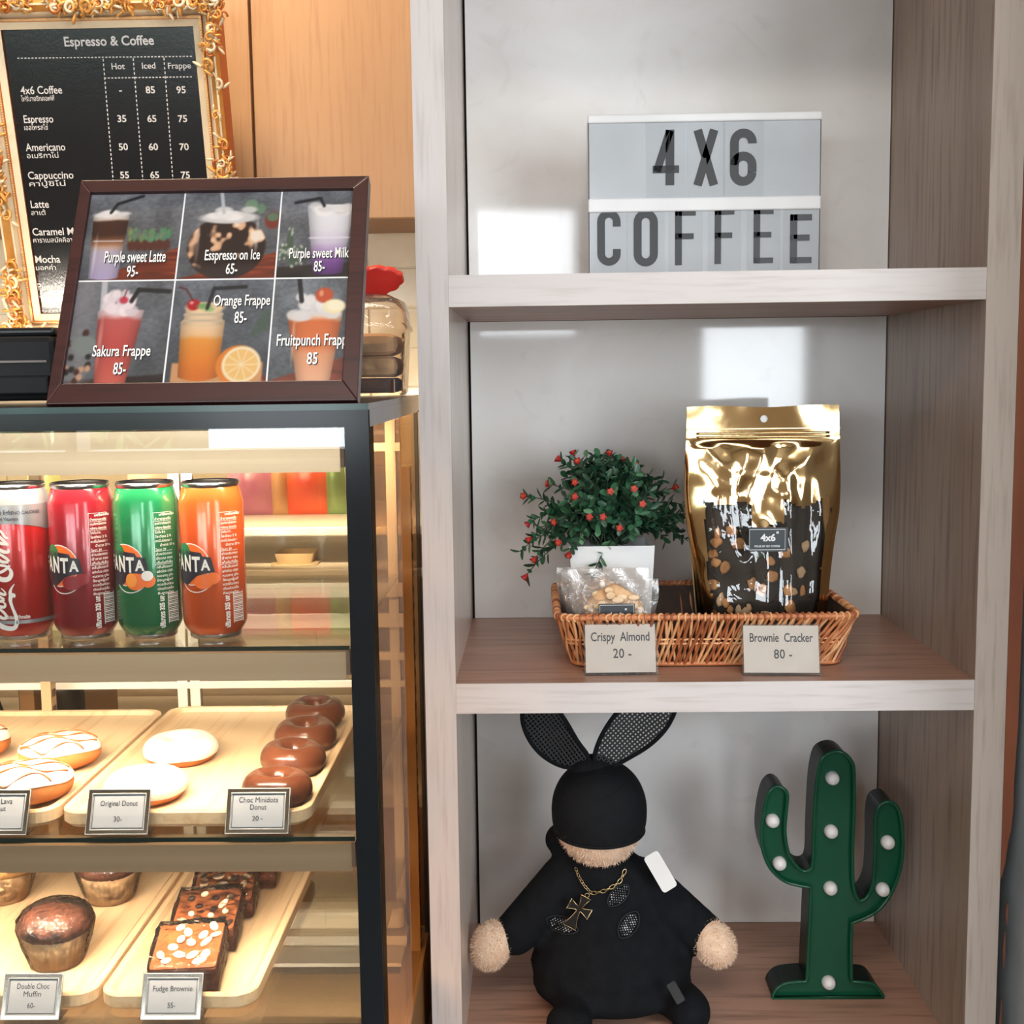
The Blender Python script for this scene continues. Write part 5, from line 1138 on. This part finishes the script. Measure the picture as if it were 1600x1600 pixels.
mtx('Espresso & Coffee', 99, 66, 20, fit=143, bold=.02)
q.build('lettering', M_mt, sheet); q = MB()
for s_, px, py in (('Hot', 184, 104), ('Iced', 232, 103), ('Frappe', 280, 103)): mtx(s_, px, py, 13, 'CENTER')
for nm, px, py, w_, th_, pr in (('4x6 Coffee', 32, 142, 67, 'โฟร์บายซิกคอฟฟี่', ('-', '85', '95')), ('Espresso', 36, 187, 48, 'เอสเพรสโซ่', ('35', '65', '75')), ('Americano', 40, 231, 65, 'อเมริกาโน่', ('50', '60', '70')), ('Cappuccino', 43, 275, 75, 'คาปูชิโน่', ('55', '65', '75')), ('Latte', 47, 320, 30, 'ลาเต้', ()), ('Caramel Macchiato', 50, 363, 122, 'คาราเมลมัคคิอาโต้', ()), ('Mocha', 54, 406, 42, 'มอคค่า', ()), ('Purple sweet', 57, 449, 84, 'มันม่วง', ())):
    mtx(nm, px, py, 17, fit=w_, bold=.012); mtx(th_, px+1, py+13, 11, fit=w_*(.8 if len(nm) < 12 else .62), bold=.006)
    for s_, qx in zip(pr, (188, 235, 283)): mtx(s_, qx+(py-142)*.05, py-1, 15, 'CENTER', bold=.02)
    q.build('lettering', M_mt, sheet); q = MB()
def dash(p, r, n):
    a, b = V(N_(*p)), V(N_(*r)); d = b-a
    for k in range(n): stroke(q, [a+d*(k/n), a+d*((k+.58)/n)], .0016, 0, front(0, .0004, 0))
dash((27, 91), (302, 88), 50); dash((163, 122), (302, 120), 26); dash((161, 92), (192, 470), 56); dash((208, 91), (238, 470), 56); dash((256, 90), (284, 470), 56); dash((60, 486), (300, 482), 44)
q.build('dashed_lines', M_mt, sheet)

# ------------------------------------------------------------------ things on and behind the case
tb = thing('bakery_tub', 'clear ribbed plastic tub with tan contents on the case top, behind the drinks board', 'container', (-.149, .052, ZT))
q = MB(); o = rrect(-.098, .098, -.050, .050, .020, 6); n = len(o)
L = [[(x*s_, y*s_*(1+.0*x), z) for x, y in o] for s_, z in ((.92, .001), (.95, .004), (.99, .074), (1.02, .0755), (1.02, .080), (1.0, .082), (.985, .098), (.93, .110), (.80, .116))]
q.faces(sum(L, []), [(k*n+j, k*n+(j+1) % n, (k+1)*n+(j+1) % n, (k+1)*n+j) for k in range(len(L)-1) for j in range(n)]+[tuple((len(L)-1)*n+j for j in range(n))], 0, None, True); q.build('clear_tub', clear('tub_plastic', (246, 236, 222), 1.8, .05, haze=.05, wrinkle=.5, wscale=30), tb)
q = MB(); q.box(-.086, .086, -.041, .041, .004, .021, 1, .006); q.box(-.088, .088, -.043, .043, .022, .046, 0, .010); q.box(-.089, .089, -.044, .044, .047, .072, 0, .012); q.build('layer_cakes', [mat('tan_sponge', (236, 200, 160), .7, c2=(214, 170, 126), scale=40), mat('brown_base_layer', (130, 84, 60), .6, c2=(80, 50, 38), scale=40)], tb)
for s_ in (-1, 1): 
    q = MB(); q.box(-.004+s_*.082, .004+s_*.082, -.0465, -.0440, .004, .020, bev=.001); q.build('clasp', mat('dark_amber_plastic', (84, 52, 40), .2), tb)
rs_ = MB(); p = at(590, 446, y=.03)
rs_.prism([(.040*(1+.05*abs(math.sin(13*a/2)))*math.cos(a), .0175*(1+.10*abs(math.sin(13*a/2)))*math.sin(a)) for a in [k*2*PI/130 for k in range(130)]], -.006, .004, 0, X=T(p.x-.012, p.y+.01, ZT+.132, -1.05, -.12) @ M.Identity(4), bev=.002)
red = rs_.build('scalloped_mould', mat('red_silicone', (206, 52, 44), .35, c2=(184, 40, 36), scale=20, sss=.2)); tag(red, 'red scalloped silicone mould leaning on the clear tub', 'mould')
dv = thing('receipt_printer', 'black receipt printer at the left end of the case top', 'printer', (-.455, -.16, ZT))
M_blk = mat('matt_black_plastic', (27, 28, 30), .5, spec=.2)
q = MB(); q.box(-.10, .094, -.06, .10, .004, .066, bev=.006); q.box(-.092, .088, -.066, -.058, .010, .028, bev=.002); q.build('printer_body', M_blk, dv)
q = MB(); q.box(-.10, .092, -.055, .05, .066, .074, bev=.003); q.build('lid', mat('black_gloss_plastic', (30, 30, 33), .3, spec=.3), dv)
q = MB(); q.box(-.09, .086, -.0625, -.0600, .0405, .0425); q.build('paper_slot', mat('grey_slot_edge', (120, 108, 100), .4), dv)
# white two-tier rack and packets on the back counter, seen through the case
rk = thing('counter_rack', 'white two-tier rack on the back counter, seen through the display case', 'rack', (-.45, .38, -.20))
M_wl = mat('white_laminate', (240, 234, 224), .35)
for z in (.355, .298): 
    q = MB(); q.box(-.55, .42, -.17, .17, z-.012, z, bev=.002); q.build('tier', M_wl, rk)
for x in (-.53, -.15, .40):
    q = MB(); q.box(x-.01, x+.01, -.16, .16, 0, .345); q.build('upright', mat('tan_rack_upright', (176, 136, 98), .5), rk)
def pack(px, w_, c, label, h=.09, y=.36):
    p = at(px, 775, y=y); o = MB(); n_ = 14
    o.grid(16, 16, lambda u, v: ((u-.5)*w_*(1+.04*math.sin(v*6)), -.018*math.sin(PI*u)*math.sin(PI*v)**.6, v*h), 0); o.grid(16, 16, lambda u, v: ((.5-u)*w_*(1+.04*math.sin(v*6)), .018*math.sin(PI*u)*math.sin(PI*v)**.6, v*h), 0)
    r = o.build('snack_pack', c, loc=(p.x, y, .1552)); tag(r, label, 'packet', 'packets on the back rack')
for px, w_, c, l_ in ((395, .075, mat('purple_foil_pack', (150, 74, 110), .3, c2=(190, 130, 150), scale=25), 'purple packet on the back rack, right of the orange can top'), (438, .028, mat('tan_box_pack', (196, 150, 104), .6), 'narrow tan packet between the purple and red packets'), (482, .072, mat('red_foil_pack', (206, 60, 36), .3, c2=(228, 116, 66), scale=25), 'red packet on the back rack behind the glass case'), (524, .030, mat('green_foil_pack', (104, 146, 90), .3, c2=(150, 176, 120), scale=25), 'green packet at the right end of the back rack'), (232, .06, mat('pink_foil_pack', (206, 150, 140), .4, c2=(226, 186, 170), scale=25), 'pale pink packet behind the green can'), (70, .05, mat('green_glass_pack', (150, 156, 110), .3), 'olive green packet behind the cola can')): pack(px, w_, c, l_)
p = at(462, 868, y=.26); tr_ = MB(); tr_.prism(rrect(-.032, .032, -.03, .03, .008, 4), 0, .002); tr_.lathe([(.031, .001), (.036, .016)], 4, 0, X=M.Rotation(PI/4, 4, 'Z'), cap=False)
tag(tr_.build('small_tray', mat('cream_plastic_tray', (226, 204, 170), .4), loc=(p.x, .27, .0985)), 'small cream tray on the lower tier of the back rack', 'tray')
cb = thing('back_counter', 'brown wood back counter standing behind the display case', 'counter', (-.60, .38, FL))
q = MB(); q.box(-.9, .54, -.19, .30, 0, .90); q.build('cabinet_body', wood('counter_brown_veneer', (176, 120, 78), (156, 102, 64), (130, 82, 52), 2, 6, .45), cb)
q = MB(); q.box(-.9, .545, -.20, .31, .90, .92, bev=.003); q.build('worktop', M_wl, cb)
for px, w_, l_ in ((60, .03, 'black jug on the back counter, left one seen above the pastry trays'), (104, .020, 'black canister on the back counter beside the jug')):
    p = at(px, 1078, y=.26); r = thing('black_jug' if w_ > .025 else 'black_canister', l_, 'jug' if w_ > .025 else 'canister', (p.x, .27, -.20))
    q = MB(); q.lathe([(w_*.9, 0), (w_, .02), (w_, .15), (w_*.8, .17), (w_*.8, .18)], 28, 0); q.build('vessel', M_blk, r)
    if w_ > .025:
        q = MB(); q.tube([(-w_*.9, 0, .03), (-w_*1.7, 0, .05), (-w_*2.2, 0, .11)], [.010, .008, .005], 10); q.build('spout', M_blk, r)
    q = MB(); q.lathe([(w_*.85, .18), (w_*.85, .188), (.004, .192), (.004, .20), (0, .202)], 24, 0); q.build('lid', M_alu, r)
